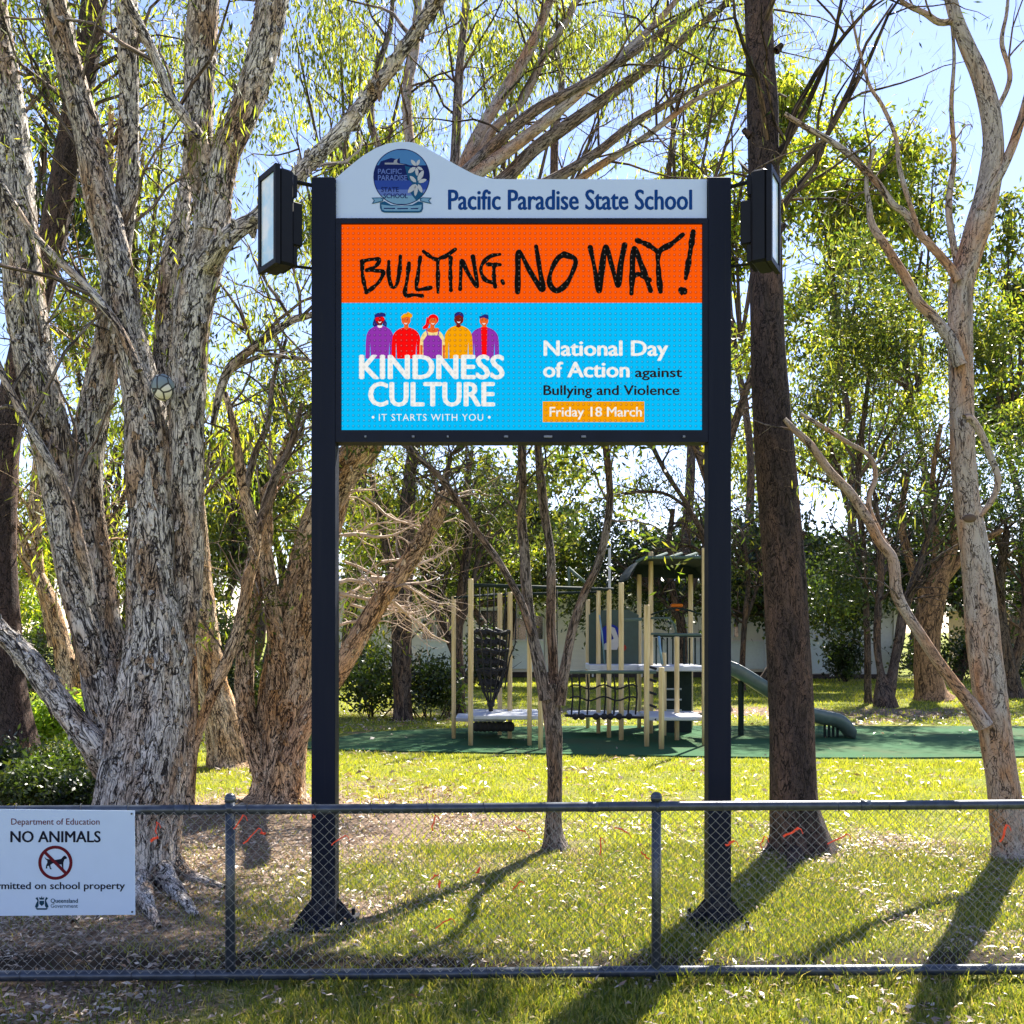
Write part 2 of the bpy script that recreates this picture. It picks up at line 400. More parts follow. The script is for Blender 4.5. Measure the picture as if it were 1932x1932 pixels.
gr = k.mix(k.ramp(n3, [(.60, (0, 0, 0, 1)), (.66, (.8, .8, .8, 1))]), gr, (.46, .40, .24, 1))
li = k.ramp(n2, [(.3, (.07, .045, .03, 1)), (.5, (.26, .18, .12, 1)), (.65, (.48, .38, .30, 1))])
li = k.mix(k.ramp(n3, [(.40, (1, 1, 1, 1)), (.5, (0, 0, 0, 1))]), li, k.mix(.7, li, (.05, .035, .025, 1)))
c = k.mix(k.ramp(la, [(.3, (0, 0, 0, 1)), (.6, (1, 1, 1, 1))]), gr, li)
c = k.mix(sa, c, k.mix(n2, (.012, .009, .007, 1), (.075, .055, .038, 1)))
k.put(k.b.inputs['Base Color'], c); k.b.inputs['Roughness'].default_value = .95; k.b.inputs['Specular IOR Level'].default_value = .1
k.put(k.b.inputs['Normal'], k.bump(k.math('ADD', n2, n3), .9, .02))
tag(mesh('ground', GV, GF, k.m, None, True, {'litter': lit(GV[:, 0], GV[:, 1]), 'soil_shade': soil_shade(GV[:, 0], GV[:, 1])}), 'sunlit lawn with brown leaf litter under the trees', kind='structure')

# rubber soft-fall under the playground
k = NT('softfall'); oc = k.n('TexCoord').outputs['Object']; n1 = k.noise(oc, 60, 4, .7); n2 = k.noise(oc, 1.2, 4)
k.put(k.b.inputs['Base Color'], k.mix(n1, k.mix(n2, (.015, .055, .024, 1), (.028, .09, .036, 1)), (.045, .12, .05, 1))); k.b.inputs['Roughness'].default_value = .95; k.b.inputs['Specular IOR Level'].default_value = .12
k.put(k.b.inputs['Base Color'], k.mix(k.ramp(k.noise(oc, .8, 6, .75, .6), [(.48, (0, 0, 0, 1)), (.7, (.7, .7, .7, 1))]), k.b.inputs['Base Color'].links[0].from_socket, (.075, .075, .035, 1)))
k.put(k.b.inputs['Normal'], k.bump(n1, .4, .004))
th = np.linspace(0, 2*pi, 96, endpoint=False)
rx = 8.2+.5*np.cos(3*th+1)+.3*np.cos(5*th); ry = 2.25+.15*np.cos(2*th)+.12*np.cos(5*th+2)
sx = 4.9+rx*np.cos(th); sy = 15.0+ry*np.sin(th)
sf = MB(); sf.add(np.stack([np.r_[sx, sx], np.r_[sy, sy], np.r_[np.full(96, -.01), np.full(96, .022)]], 1), [list(range(96, 192))]+[[i, (i+1) % 96, 96+(i+1) % 96, 96+i] for i in range(96)])
tag(sf.build('softfall_surface', k.m), 'green rubber soft-fall surface under the playground', kind='structure')

def inview(x, y, mrg=.25): return np.abs(x) < y*(W0/2)/F*1.02+mrg
# grass blades
def blades(N, y0, y1, h, wd, mat, name, seed, label, tri=False):
    r = np.random.default_rng(seed)
    y = np.sqrt(r.random(N)*(y1**2-y0**2)+y0**2); x = (r.random(N)*2-1)*(y*.53+1.2)
    den = 1-.93*lit(x, y); den = den*(1-.82*soil_shade(x, y))*(.55+.6*vn2(x, y, 2.5, 6))
    inside = ((x-4.9)/8.5)**2+((y-15.0)/2.4)**2 < 1
    ok = (r.random(N) < den) & ~inside; x, y = x[ok], y[ok]; n = len(x)
    clump = vn2(x, y, 5, 8)*.7+.6; tall = 1+.9*np.exp(-((y-4.66)/.06)**2)*(r.random(n) < .4)
    H = h*r.uniform(.5, 1.35, n)*clump*tall; Wd = wd*r.uniform(.7, 1.3, n); a = r.random(n)*2*pi
    ln = r.normal(0, .55, n)*H; la_ = r.normal(0, .55, n)*H
    c, s = np.cos(a)*Wd/2, np.sin(a)*Wd/2; z0 = np.full(n, -.004)
    b0 = np.stack([x-c, y-s, z0], 1); b1 = np.stack([x+c, y+s, z0], 1)
    tp = np.stack([x+ln, y+la_, H], 1)
    if tri:
        V = np.stack([b0, b1, tp], 1).reshape(-1, 3); Fc = np.arange(3*n).reshape(n, 3)
    else:
        m1 = np.stack([x+c*.8+ln*.35, y+s*.8+la_*.35, H*.62], 1); m0 = np.stack([x-c*.8+ln*.35, y-s*.8+la_*.35, H*.62], 1)
        V = np.stack([b0, b1, m1, tp, m0], 1).reshape(-1, 3)
        base = np.arange(n)[:, None]*5
        me = bpy.data.meshes.new(name)
        Fc = [None]
        V4 = V; q = base+np.array([[0, 1, 2, 4]]); t = base+np.array([[4, 2, 3]])
        me.vertices.add(len(V4)); me.vertices.foreach_set('co', V4.astype(np.float32).ravel())
        lo = np.concatenate([q, t], 1).ravel(); me.loops.add(len(lo)); me.loops.foreach_set('vertex_index', lo.astype(np.int32))
        st = (np.arange(n)[:, None]*7+np.array([[0, 4]])).ravel(); me.polygons.add(2*n); me.polygons.foreach_set('loop_start', st.astype(np.int32))
        me.update(calc_edges=True); me.materials.append(mat)
        return tag(link(name, me), label, 'grass', kind='stuff')
    return tag(mesh(name, V, Fc, mat), label, 'grass', kind='stuff')
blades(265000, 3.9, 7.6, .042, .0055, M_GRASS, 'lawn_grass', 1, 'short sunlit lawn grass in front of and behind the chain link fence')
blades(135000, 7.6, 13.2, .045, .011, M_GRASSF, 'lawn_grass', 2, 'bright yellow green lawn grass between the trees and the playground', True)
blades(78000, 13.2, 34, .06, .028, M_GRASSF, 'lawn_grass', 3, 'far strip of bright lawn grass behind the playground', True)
# litter
def litter(N, y0, y1, L, name, seed, label, bias):
    r = np.random.default_rng(seed)
    y = np.sqrt(r.random(N)*(y1**2-y0**2)+y0**2); x = (r.random(N)*2-1)*(y*.53+1.2)
    den = (bias+(1-bias)*lit(x, y))*np.clip(vn2(x, y, 2.3, 41)*2.4-.35, .12, 1.5); inside = ((x-4.9)/8.5)**2+((y-15.0)/2.4)**2 < 1
    ok = (r.random(N) < den) & (~inside | (r.random(N) < .05)); x, y = x[ok], y[ok]; n = len(x)
    a = r.random(n)*2*pi; p = np.stack([x, y, r.uniform(.006, .03, n)], 1)
    d = np.stack([np.cos(a), np.sin(a), r.normal(0, .25, n)], 1); d /= np.linalg.norm(d, axis=1)[:, None]
    s = np.stack([-np.sin(a), np.cos(a), r.normal(0, .45, n)], 1); Ln = (L*r.uniform(.5, 1.6, n))[:, None]; Wn = Ln*r.uniform(.16, .38, n)[:, None]
    up = np.array([0, 0, 1.0])*Ln*r.uniform(-.05, .22, n)[:, None]
    V = np.stack([p, p+d*Ln*.45+s*Wn*.5+up, p+d*Ln, p+d*Ln*.45-s*Wn*.5+up], 1).reshape(-1, 3)
    return tag(mesh(name, V, np.arange(4*n).reshape(n, 4), M_LITTER), label, 'leaves', kind='stuff')
litter(58000, 3.9, 8.5, .036, 'leaf_litter', 11, 'dry fallen leaves and bark flakes scattered on the near ground', .17)
litter(40000, 8.5, 20, .07, 'leaf_litter', 12, 'pale fallen leaves scattered over the lawn further back', .20)

# ================================================================== SCHOOL SIGN
DS = 5.55
M_NAVY = simple('navy_powdercoat', (.005, .008, .020), .55, var=.2, scale=8, bump=.05, spec=.18)
_k = NT('dusty_navy'); _o = _k.n('TexCoord').outputs['Object']; _z = _k.n('SeparateXYZ', Vector=_k.n('NewGeometry').outputs['Position']).outputs[2]
_st = _k.noise(_k.n('Mapping', Vector=_o, Scale=(34, 34, 1.2)).outputs[0], 1, 5, .7); _sp = _k.noise(_o, 38, 4, .7)
_dm = _k.math('ADD', _k.math('MULTIPLY', _k.ramp(_st, [(.60, (0, 0, 0, 1)), (.78, (1, 1, 1, 1))]), .14), _k.math('MULTIPLY', _k.ramp(_sp, [(.45, (0, 0, 0, 1)), (.62, (1, 1, 1, 1))]), _k.ramp(_z, [(0, (.9, .9, .9, 1)), (.45, (0, 0, 0, 1))])))
_k.put(_k.b.inputs['Base Color'], _k.mix(_dm, (.005, .008, .020, 1), (.07, .065, .06, 1))); _k.put(_k.b.inputs['Roughness'], _k.math('MULTIPLY_ADD', _st, .4, .4)); _k.b.inputs['Specular IOR Level'].default_value = .16
M_NAVYD = _k.m
M_BLACKM = simple('black_housing', (.006, .007, .010), .5, var=.2, spec=.2)
M_WHITEP = simple('white_sign_panel', (.48, .58, .78), .35, var=.02, scale=3, bump=0)
def flatmat(name, rgb, rough=.5):
    c = lin(rgb); return simple(name, tuple(x*.5 for x in c[:3])+(1,), rough, var=.03, bump=0, spec=.15)
INV = 1.0/(2**EXPO)
def ledmat(name, rgb):
    """a lit LED screen: colour plus a painted dome highlight and shade for each diode"""
    k = NT(name); col = lin(rgb)
    g = k.n('NewGeometry').outputs['Position']; sp = k.n('SeparateXYZ', Vector=g)
    pitch = m(10.12, DS)
    u = k.math('FRACT', k.math('DIVIDE', k.math('ADD', sp.outputs[0], 5.0), pitch)); v = k.math('FRACT', k.math('DIVIDE', k.math('ADD', sp.outputs[2], .004), pitch))
    du = k.math('SUBTRACT', u, .5); dv = k.math('SUBTRACT', v, .5)
    r = k.math('SQRT', k.math('ADD', k.math('MULTIPLY', du, du), k.math('MULTIPLY', dv, dv)))
    disc = k.ramp(r, [(.24, (1, 1, 1, 1)), (.33, (0, 0, 0, 1))])
    hu = k.math('ADD', du, .05); hv = k.math('SUBTRACT', dv, .06)
    hr = k.math('SQRT', k.math('ADD', k.math('MULTIPLY', hu, hu), k.math('MULTIPLY', hv, hv)))
    hi = k.ramp(hr, [(0, (1, 1, 1, 1)), (.14, (0, 0, 0, 1))])
    dk = .72 if min(col[:3]) > .5 else .6; dark = tuple(x*dk+.004 for x in col[:3])+(1,); lite = tuple(min(1, x*.85+.20) for x in col[:3])+(1,)
    c = k.mix(k.math('MULTIPLY', disc, .75), col, dark); c = k.mix(k.math('MULTIPLY', hi, .95), c, lite)  # dome shade and highlight are painted into the emitted colour
    k.b.inputs['Base Color'].default_value = (.002, .002, .002, 1); k.b.inputs['Roughness'].default_value = .8; k.b.inputs['Specular IOR Level'].default_value = .02
    k.put(k.b.inputs['Emission Color'], c); k.b.inputs['Emission Strength'].default_value = INV*.98
    return k.m
sgn = empty('school_sign', (P(975, 1200, DS)[0], DS+.06, 0), 'tall navy school sign with a white name board above a lit orange and blue screen', 'sign')
yF = DS                                     # front plane of the sign
def X(px, d=DS): return (px-W0/2)/F*d
def Z(py, d=DS): return CH-(py-HY)/F*d
for xa, xb, ztop in ((588, 633, 335), (1336, 1379, 335)):
    b = MB().box((X(xa), yF-.01, 0.012), (X(xb), yF+.115, Z(ztop)), .004); b.build('post', M_NAVYD, sgn)
    cxm = (X(xa)+X(xb))/2
    b = MB()
    b.box((cxm-.17, yF-.12, 0), (cxm+.17, yF+.225, .014))
    for s in (-1, 1):
        x0 = X(xa)-.002 if s < 0 else X(xb)+.002
        b.prism([(x0, .014), (x0+s*.095, .014), (x0+s*.095, .03), (x0, .15)], yF+.045, yF+.058)
    b.build('base_plate', M_NAVYD, sgn)
    for sx_ in (-1, 1):
        for sy_ in (-.08, .185): MB().tube([(cxm+sx_*.135, yF+sy_, .0145), (cxm+sx_*.135, yF+sy_, .05)], .011, 6).build('anchor_bolt', M_BLACKM, sgn)
# header board
top = [(632, 411), (632, 334), (645, 322), (664, 306), (683, 291), (708, 276), (730, 267.5), (753, 264), (770, 264.3), (783, 266.5), (802, 275), (820, 285), (840, 296), (858, 306.5), (877, 317), (895, 326), (912, 331.5), (933, 334.5), (960, 335), (1335, 335), (1335, 411)]
MB().prism([(X(a), Z(b)) for a, b in top], yF+.02, yF+.06).build('name_board', M_WHITEP, sgn)
# screen cabinet: frame of four bars plus back
cab = MB()
cab.box((X(633.5), yF-.004, Z(422)+.0), (X(1335.5), yF+.11, Z(412)))
cab.box((X(633.5), yF-.004, Z(834)), (X(1335.5), yF+.11, Z(811.5)))
cab.box((X(633.5), yF-.004, Z(811.3)), (X(643.6), yF+.11, Z(422.2)))
cab.box((X(1325.6), yF-.004, Z(811.3)), (X(1335.5), yF+.11, Z(422.2)))
cab.box((X(644), yF+.03, Z(811)), (X(1325), yF+.108, Z(422.5)))
cab.build('screen_frame', M_NAVY, sgn)
M_STL = simple('steel_latch', (.16, .17, .2), .45, .6)
for px, wv in ((955, 8), (1034, 16), (1101, 9), (690, 4), (780, 5), (845, 4), (1290, 5)):
    z = Z(824); MB().box((X(px)-m(wv, DS)/2, yF-.014, z-.008), (X(px)+m(wv, DS)/2, yF-.0045, z+.006), .002).build('latch', M_STL, sgn)
# screen surface
L_OR = ledmat('led_orange', (255, 90, 0)); L_CY = ledmat('led_cyan', (0, 193, 255)); L_BK = ledmat('led_black', (14, 13, 12)); L_WH = ledmat('led_white', (246, 246, 242))
L_PU = ledmat('led_purple', (148, 52, 176)); L_RD = ledmat('led_red', (255, 6, 8)); L_YE = ledmat('led_yellow', (252, 168, 0)); L_NV = ledmat('led_navy', (42, 40, 122))
L_BR = ledmat('led_brown', (126, 30, 20)); L_SK = ledmat('led_skin', (240, 104, 38)); L_CR = ledmat('led_cream', (251, 226, 150)); L_TXT = ledmat('led_darktext', (32, 28, 30)); L_FR = ledmat('led_amber', (250, 164, 0))
yS = yF+.012
scr = MB().box((X(644), yS, Z(811)), (X(1325), yS+.015, Z(570))).build('screen', L_CY, sgn)
MB().box((X(644), yS, Z(569.9)), (X(1325), yS+.015, Z(422.3))).build('screen_banner', L_OR, scr)
_lay = [0]
def flat(name, polys, mat, parent, y=yS, d=DS, lift=None, th=.0004):
    """flat printed shapes, corners in picture units on the plane at depth d"""
    _lay[0] += 1; yy = y-(lift if lift is not None else .0006+.00004*_lay[0])
    for p in polys:
        pts = [(X(a, d), Z(c, d)) for a, c in p]; n = len(pts)
        o = MB().add([(x, yy, z) for x, z in pts], [list(range(n))]).build(name, mat, parent)
    return o
def ell(cx, cy, rx, ry, n=28, a0=0, a1=2*pi): return [(cx+rx*cos(a0+(a1-a0)*i/n), cy-ry*sin(a0+(a1-a0)*i/n)) for i in range(n)]
def brush(name, strokes, wd, mat, parent):
    """hand lettering: strokes with a slightly uneven width, round ends"""
    _lay[0] += 1; b = MB(); R = np.random.default_rng(3)
    for si, st in enumerate(strokes):
        c = np.array(st, float); q = spline(np.hstack([c, np.zeros((len(c), 1)), np.full((len(c), 1), .1)]), 2.5)[:, :2] if len(c) > 2 else np.linspace(c[0], c[1], 12)
        T = np.gradient(q, axis=0); T /= np.linalg.norm(T, axis=1)[:, None]+1e-9; Nn = np.stack([-T[:, 1], T[:, 0]], 1)
        t = np.linspace(0, 6, len(q)); ww = wd/2*(1+.16*np.sin(t*2+si*1.7)+.1*np.sin(t*5+si)); ww = ww[:, None]
        y = yS-.0006-.00004*_lay[0]-.000015*si
        A = q+Nn*ww; B = q-Nn*ww; n = len(q)
        V = [(X(a), y, Z(c_)) for a, c_ in A]+[(X(a), y, Z(c_)) for a, c_ in B]
        b.add(V, [(i, i+1, n+i+1, n+i) for i in range(n-1)])
        for e, qq in ((0, q[0]), (1, q[-1])):
            b.add([(X(a), y-.000006*(1+e), Z(c_)) for a, c_ in ell(qq[0], qq[1], ww[-e][0]*1.02, ww[-e][0]*1.02, 10)], [list(range(10))])
    return b.build(name, mat, parent)
def z1(p): return (483+p[0]*.25, 249+p[1]*.25)
def z2(p): return (966+p[0]*.28125, 301.9+p[1]*.28125)
B1 = [[(800, 970), (800, 1060), (812, 1130), (830, 1205)], [(798, 972), (860, 957), (928, 958), (900, 1008), (835, 1038)], [(835, 1038), (905, 1042), (958, 1052), (930, 1120), (880, 1170), (830, 1205)],
      [(1000, 972), (1000, 1080), (1025, 1165), (1058, 1150), (1080, 1050), (1088, 932)], [(1153, 985), (1140, 1100), (1124, 1222), (1190, 1224), (1253, 1232)],
      [(1238, 940), (1220, 1080), (1210, 1178), (1260, 1180), (1316, 1170)], [(1262, 895), (1325, 942), (1375, 962)], [(1503, 880), (1430, 932), (1375, 962), (1372, 1080), (1372, 1205)],
      [(1468, 945), (1466, 1060), (1470, 1188)], [(1540, 1180), (1545, 1060), (1551, 965), (1600, 1060), (1670, 1165), (1655, 1050), (1636, 935)],
      [(1840, 918), (1770, 932), (1712, 985), (1697, 1045), (1730, 1110), (1800, 1135)], [(1745, 993), (1842, 996)], [(1797, 1000), (1795, 1080), (1805, 1163)], [(1858, 1120), (1866, 1136)]]
B2 = [[(38, 880), (40, 740), (48, 610), (120, 740), (203, 862), (185, 720), (162, 575)],
      [(350, 628), (425, 662), (410, 740), (362, 830), (297, 872), (252, 818), (266, 732), (308, 655), (350, 628)],
      [(526, 582), (555, 720), (585, 875), (602, 740), (630, 575), (670, 700), (712, 838), (730, 700), (757, 565)],
      [(803, 890), (808, 780), (818, 585), (870, 700), (932, 872)], [(803, 776), (860, 762), (922, 800)], [(842, 534), (915, 565), (988, 615)], [(1148, 495), (1068, 560), (988, 615), (985, 740), (998, 878)],
      [(1218, 475), (1195, 630), (1168, 788)], [(1138, 868), (1160, 880)]]
brush('hand_lettering', [[z1(p) for p in s] for s in B1], 7.6, L_BK, scr)
brush('hand_lettering', [[z2(p) for p in s] for s in B2], 10.2, L_BK, scr)
flat('dot', [[z2(p) for p in [(1118, 880), (1135, 848), (1165, 850), (1182, 866), (1160, 890), (1140, 906)]]], L_BK, scr)

# the five cartoon people
def z3(p): return (634+p[0]*.1797, 558.5+p[1]*.1797)
def zz(*pp): return [z3(p) for p in pp]
def ze(cx, cy, rx, ry, n=24): return [z3((cx+rx*cos(2*pi*i/n), cy+ry*sin(2*pi*i/n))) for i in range(n)]
def torso(cx, hw, top, bot=652):
    pts = [(cx-hw, bot), (cx-hw+2, bot-150)]
    for i in range(0, 13):
        a = pi-pi*i/12; pts.append((cx+hw*cos(a)*.97, top+150-150*sin(a)**.85 if sin(a) > 0 else top+150))
    pts += [(cx+hw-2, bot-150), (cx+hw, bot)]
    return [z3(p) for p in pts]
ppl = [(457, 150, 303, L_PU), (735, 155, 322, L_RD), (1010, 134, 340, L_CR), (1284, 152, 303, L_YE), (1556, 156, 320, L_PU)]
for i in (0, 4, 1, 3, 2):
    cx, hw, tp, mt = ppl[i]
    nk = L_BR if i in (0, 3) else L_SK
    flat('person_figure', [torso(cx, hw, tp)], mt, scr)
    flat('person_figure', [zz((cx-22, 275), (cx+22, 275), (cx+24, tp+14), (cx, tp+24), (cx-24, tp+14))], nk, scr)
    if i not in (2,):
        for s in (-1, 1): flat('person_figure', [zz((cx+s*(hw-48), 480), (cx+s*(hw-58), 652), (cx+s*(hw-44), 652))], L_CY if i != 2 else L_SK, scr)
flat('person_figure', [zz((958, 330), (1072, 330), (1085, 352), (1060, 372), (1015, 380), (970, 372), (945, 352))], L_SK, scr)
flat('person_figure', [zz((882, 510), (908, 510), (905, 652), (884, 652)), zz((1118, 510), (1142, 510), (1140, 652), (1122, 652))], L_SK, scr)
flat('person_figure', [zz((952, 407), (1075, 407), (1112, 460), (1110, 652), (916, 652), (914, 465)), zz((940, 340), (950, 335), (968, 408), (956, 408)), zz((1076, 340), (1086, 345), (1074, 410), (1062, 408))], L_PU, scr)
flat('person_figure', [zz((1520, 320), (1590, 320), (1580, 652), (1532, 652))], L_RD, scr)
flat('person_figure', [zz((430, 302), (486, 302), (480, 322), (457, 330), (436, 322))], L_WH, scr)
flat('hair', [zz((405, 215), (385, 270), (380, 300), (400, 318), (440, 300), (440, 220)), zz((500, 215), (515, 250), (532, 275), (528, 322), (490, 300), (480, 220))], L_NV, scr)
flat('hair', [zz((950, 215), (940, 290), (908, 320), (912, 345), (960, 332), (1000, 250)), ze(1018, 240, 56, 54)], L_RD, scr)
flat('hair', [ze(1290, 205, 50, 46)], L_NV, scr)
for i, (cx, cy, rx_, ry_) in enumerate(((457, 245, 47, 50), (733, 248, 48, 52), (1016, 258, 42, 46), (1288, 242, 50, 52), (1552, 255, 46, 50))):
    flat('face', [ze(cx, cy, rx_, ry_)], L_BR if i in (0, 3) else L_SK, scr)
flat('glasses', [ze(432, 235, 24, 22, 14), ze(484, 235, 24, 22, 14)], L_RD, scr)
flat('hair', [zz((403, 222), (400, 195), (430, 172), (480, 166), (515, 178), (520, 212), (470, 208))], L_NV, scr)
flat('hair', [zz((682, 235), (680, 210), (710, 180), (735, 178), (752, 160), (775, 172), (800, 190), (798, 212), (780, 228), (760, 210), (720, 215))], L_YE, scr)
flat('hair', [zz((965, 250), (985, 205), (1030, 195), (1065, 215), (1068, 260), (1045, 225), (1000, 225))], L_RD, scr)
flat('hair', [zz((1240, 215), (1245, 180), (1290, 160), (1335, 180), (1340, 218), (1290, 190))], L_NV, scr)
flat('hair', [zz((1506, 232), (1503, 205), (1520, 205), (1560, 184), (1600, 195), (1602, 238), (1580, 236), (1560, 222), (1530, 222))], L_NV, scr)
for cx, cy in ((457, 266), (731, 280), (1016, 282), (1288, 266), (1552, 282)):
    flat('smile', [zz((cx-20, cy-6), (cx, cy), (cx+20, cy-6), (cx+10, cy+9), (cx, cy+12), (cx-10, cy+9))], L_WH, scr)
    flat('eyes', [ze(cx-18, cy-34, 5, 4, 8), ze(cx+18, cy-34, 5, 4, 8)], L_TXT, scr)

def _caph():
    cu = bpy.data.curves.new('t', 'FONT'); cu.body = 'H'; cu.size = 1; o = bpy.data.objects.new('t', cu); COL.objects.link(o); bpy.context.view_layer.update()
    h = o.dimensions[1]; bpy.data.objects.remove(o); return h
CAPH = _caph()
# typeset words: Blender's own font turned to mesh and fitted to the measured box
def words(name, s, x0, x1, ybase, ycap, mat, parent, y=yS, d=DS, bold=.0, lift=None, cap='H', space=1.0):
    cu = bpy.data.curves.new('t', 'FONT'); cu.body = s; cu.size = 1; cu.offset = 0; cu.resolution_u = 3; cu.space_character = space
    o = bpy.data.objects.new('t', cu); COL.objects.link(o); bpy.context.view_layer.update()
    me = bpy.data.meshes.new_from_object(o.evaluated_get(bpy.context.evaluated_depsgraph_get()))
    bpy.data.objects.remove(o)
    co = np.zeros(len(me.vertices)*3, dtype=np.float32); me.vertices.foreach_get('co', co); co = co.reshape(-1, 3)
    caph = CAPH; bx0, bx1 = co[:, 0].min(), co[:, 0].max()
    _lay[0] += 1; yy = y-(lift if lift is not None else .0006+.00004*_lay[0])
    V = np.empty_like(co); V[:, 0] = X(x0, d)+(co[:, 0]-bx0)/(bx1-bx0)*(X(x1, d)-X(x0, d)); V[:, 1] = yy
    V[:, 2] = Z(ybase, d)+co[:, 1]/caph*(Z(ycap, d)-Z(ybase, d))
    if bold > .002:      # heavier weight: the same outline printed again a little to each side
        fs = [list(p.vertices) for p in me.polygons]; n_ = len(V); e = bold/(bx1-bx0)*(X(x1, d)-X(x0, d)); bpy.data.meshes.remove(me)
        VV = []; FF = []
        for q, (dx, dz_) in enumerate(((-1, 0), (1, 0), (0, .5), (0, -.5), (-.5, 0), (.5, 0))):
            W_ = V.copy(); W_[:, 0] += dx*e; W_[:, 2] += dz_*e; W_[:, 1] -= q*.000006; VV.append(W_); FF += [[i+q*n_ for i in f] for f in fs]
        return mesh(name, np.vstack(VV), FF, mat, parent)
    me.vertices.foreach_set('co', V.ravel()); me.update(); me.name = name; me.materials.clear(); me.materials.append(mat)
    return link(name, me, parent)
words('lettering', 'KINDNESS', 679, 950, 713.5, 669.5, L_WH, scr, bold=.035)
words('lettering', 'CULTURE', 696, 932, 765, 721, L_WH, scr, bold=.035)
words('lettering', 'IT STARTS WITH YOU', 714.5, 911.5, 793, 780.5, L_WH, scr, bold=.0, space=1.15)
flat('dot', [ell(703.5, 786.5, 2.6, 2.6, 12), ell(923, 786.5, 2.6, 2.6, 12)], L_WH, scr)
words('lettering', 'National Day', 1027, 1260, 670, 642, L_WH, scr, bold=.03)
words('lettering', 'of Action', 1026, 1187, 710.6, 682.5, L_WH, scr, bold=.03)
words('lettering', 'against', 1199, 1287, 710.6, 692.8, L_TXT, scr, bold=.024)
words('lettering', 'Bullying and Violence', 1026, 1282, 744.3, 726.3, L_TXT, scr, bold=.024)
flat('date_box', [[(1024, 795.8), (1216, 795.8), (1216, 756.7), (1024, 756.7)]], L_FR, scr)
words('lettering', 'Friday 18 March', 1037.5, 1211, 785, 767.3, L_WH, scr, bold=.018)

# name board lettering and crest
M_LET = flatmat('deep_blue_lettering', (0, 80, 172)); yB = yF+.02
nb = [o for o in sgn.children if o.name.startswith('name_board')][0]
words('lettering', 'Pacific Paradise State School', 846, 1306, 392.4, 355.5, M_LET, nb, y=yB, bold=.03, lift=.0012)
cr = {'sky': flatmat('crest_sky', (92, 160, 235)), 'nav': flatmat('crest_navy', (10, 38, 120)), 'mid': flatmat('crest_blue', (54, 92, 205)), 'lil': flatmat('crest_lilac', (120, 150, 240)),
      'wht': flatmat('crest_white', (235, 240, 255)), 'teal': flatmat('crest_teal', (20, 105, 160)), 'rib': flatmat('crest_ribbon', (150, 205, 250)), 'sand': flatmat('crest_sand', (190, 195, 215))}
def z4(p): return (679.2+p[0]*.08201, 249+p[1]*.08201)
def z4s(*pp): return [z4(p) for p in pp]
_c = [0]
def cflat(name, polys, mt):
    _c[0] += 1; return flat(name, polys, cr[mt], crest, y=yB, lift=.001+.0001*_c[0])
def chord(ya, yb, n=20):
    """slice of the crest disc between two heights"""
    cx, cy, r = 948, 1000, 632
    def hw(y): return sqrt(max(0, r*r-(y-cy)**2))
    ys = [ya+(yb-ya)*i/n for i in range(n+1)]
    return [z4((cx-hw(y), y)) for y in ys]+[z4((cx+hw(y), y)) for y in reversed(ys)]
crest = flat('crest', [ell(*z4((948, 1000)), 53.5, 53.5, 48)], cr['nav'], nb, y=yB, lift=.001)
cflat('crest_panel', [chord(378, 730)], 'sky'); cflat('crest_panel', [chord(740, 1090)], 'nav'); cflat('crest_panel', [chord(1080, 1300)], 'mid'); cflat('crest_panel', [chord(1290, 1440)], 'lil'); cflat('crest_panel', [chord(1430, 1622)], 'rib')
cflat('hill', [z4s((430, 720), (470, 640), (560, 610), (620, 590), (700, 560), (780, 575), (850, 600), (900, 560), (915, 680), (1050, 700), (1150, 735), (400, 740))], 'nav')
cflat('beach', [z4s((560, 670), (760, 670), (780, 610), (860, 580), (840, 660), (880, 690), (1040, 715), (560, 712))], 'sand')
cflat('stem', [z4s((1020, 740), (1100, 1050), (1200, 1150), (1100, 1300), (1250, 1500), (1300, 1560), (1450, 1400), (1350, 1000), (1250, 800))], 'teal')
def petal(cx, cy, ang, L, wd):
    a = radians(ang); ux, uy = cos(a), -sin(a); vx, vy = -uy, ux
    return [z4((cx+ux*L*t+vx*wd*s, cy+uy*L*t+vy*wd*s)) for t, s in ((.1, 0), (.3, .8), (.6, 1), (.85, .6), (1, 0), (.85, -.6), (.6, -1), (.3, -.8))]
cflat('flower', [petal(1290, 760, 128, 200, 42), petal(1290, 760, 66, 180, 36), petal(1290, 760, 218, 240, 52), petal(1290, 760, 275, 220, 40), petal(1290, 760, -28, 170, 34)], 'wht')
cflat('flower', [petal(1300, 1140, 135, 230, 45), petal(1310, 1120, 62, 310, 55), petal(1310, 1130, 18, 230, 44), petal(1300, 1140, 228, 310, 58), petal(1300, 1140, 263, 310, 44), petal(1320, 1140, -66, 250, 44)], 'wht')
def clett(s, a, b, yb, yc, mt):
    _c[0] += 1; p, q = z4((a, yb)), z4((b, yc)); words('lettering', s, p[0], q[0], p[1], q[1], cr[mt], crest, y=yB, lift=.001+.0001*_c[0], bold=.02)
clett('PACIFIC', 405, 950, 930, 815, 'lil'); clett('PARADISE', 405, 1075, 1080, 960, 'lil'); clett('STATE', 480, 880, 1345, 1235, 'nav'); clett('SCHOOL', 535, 1090, 1490, 1385, 'nav')
cflat('ribbon', [z4s((255, 1480), (470, 1472), (530, 1500), (520, 1560), (420, 1590), (255, 1625), (310, 1545)), z4s((1645, 1480), (1430, 1472), (1370, 1500), (1380, 1560), (1480, 1590), (1645, 1625), (1585, 1545))], 'teal')
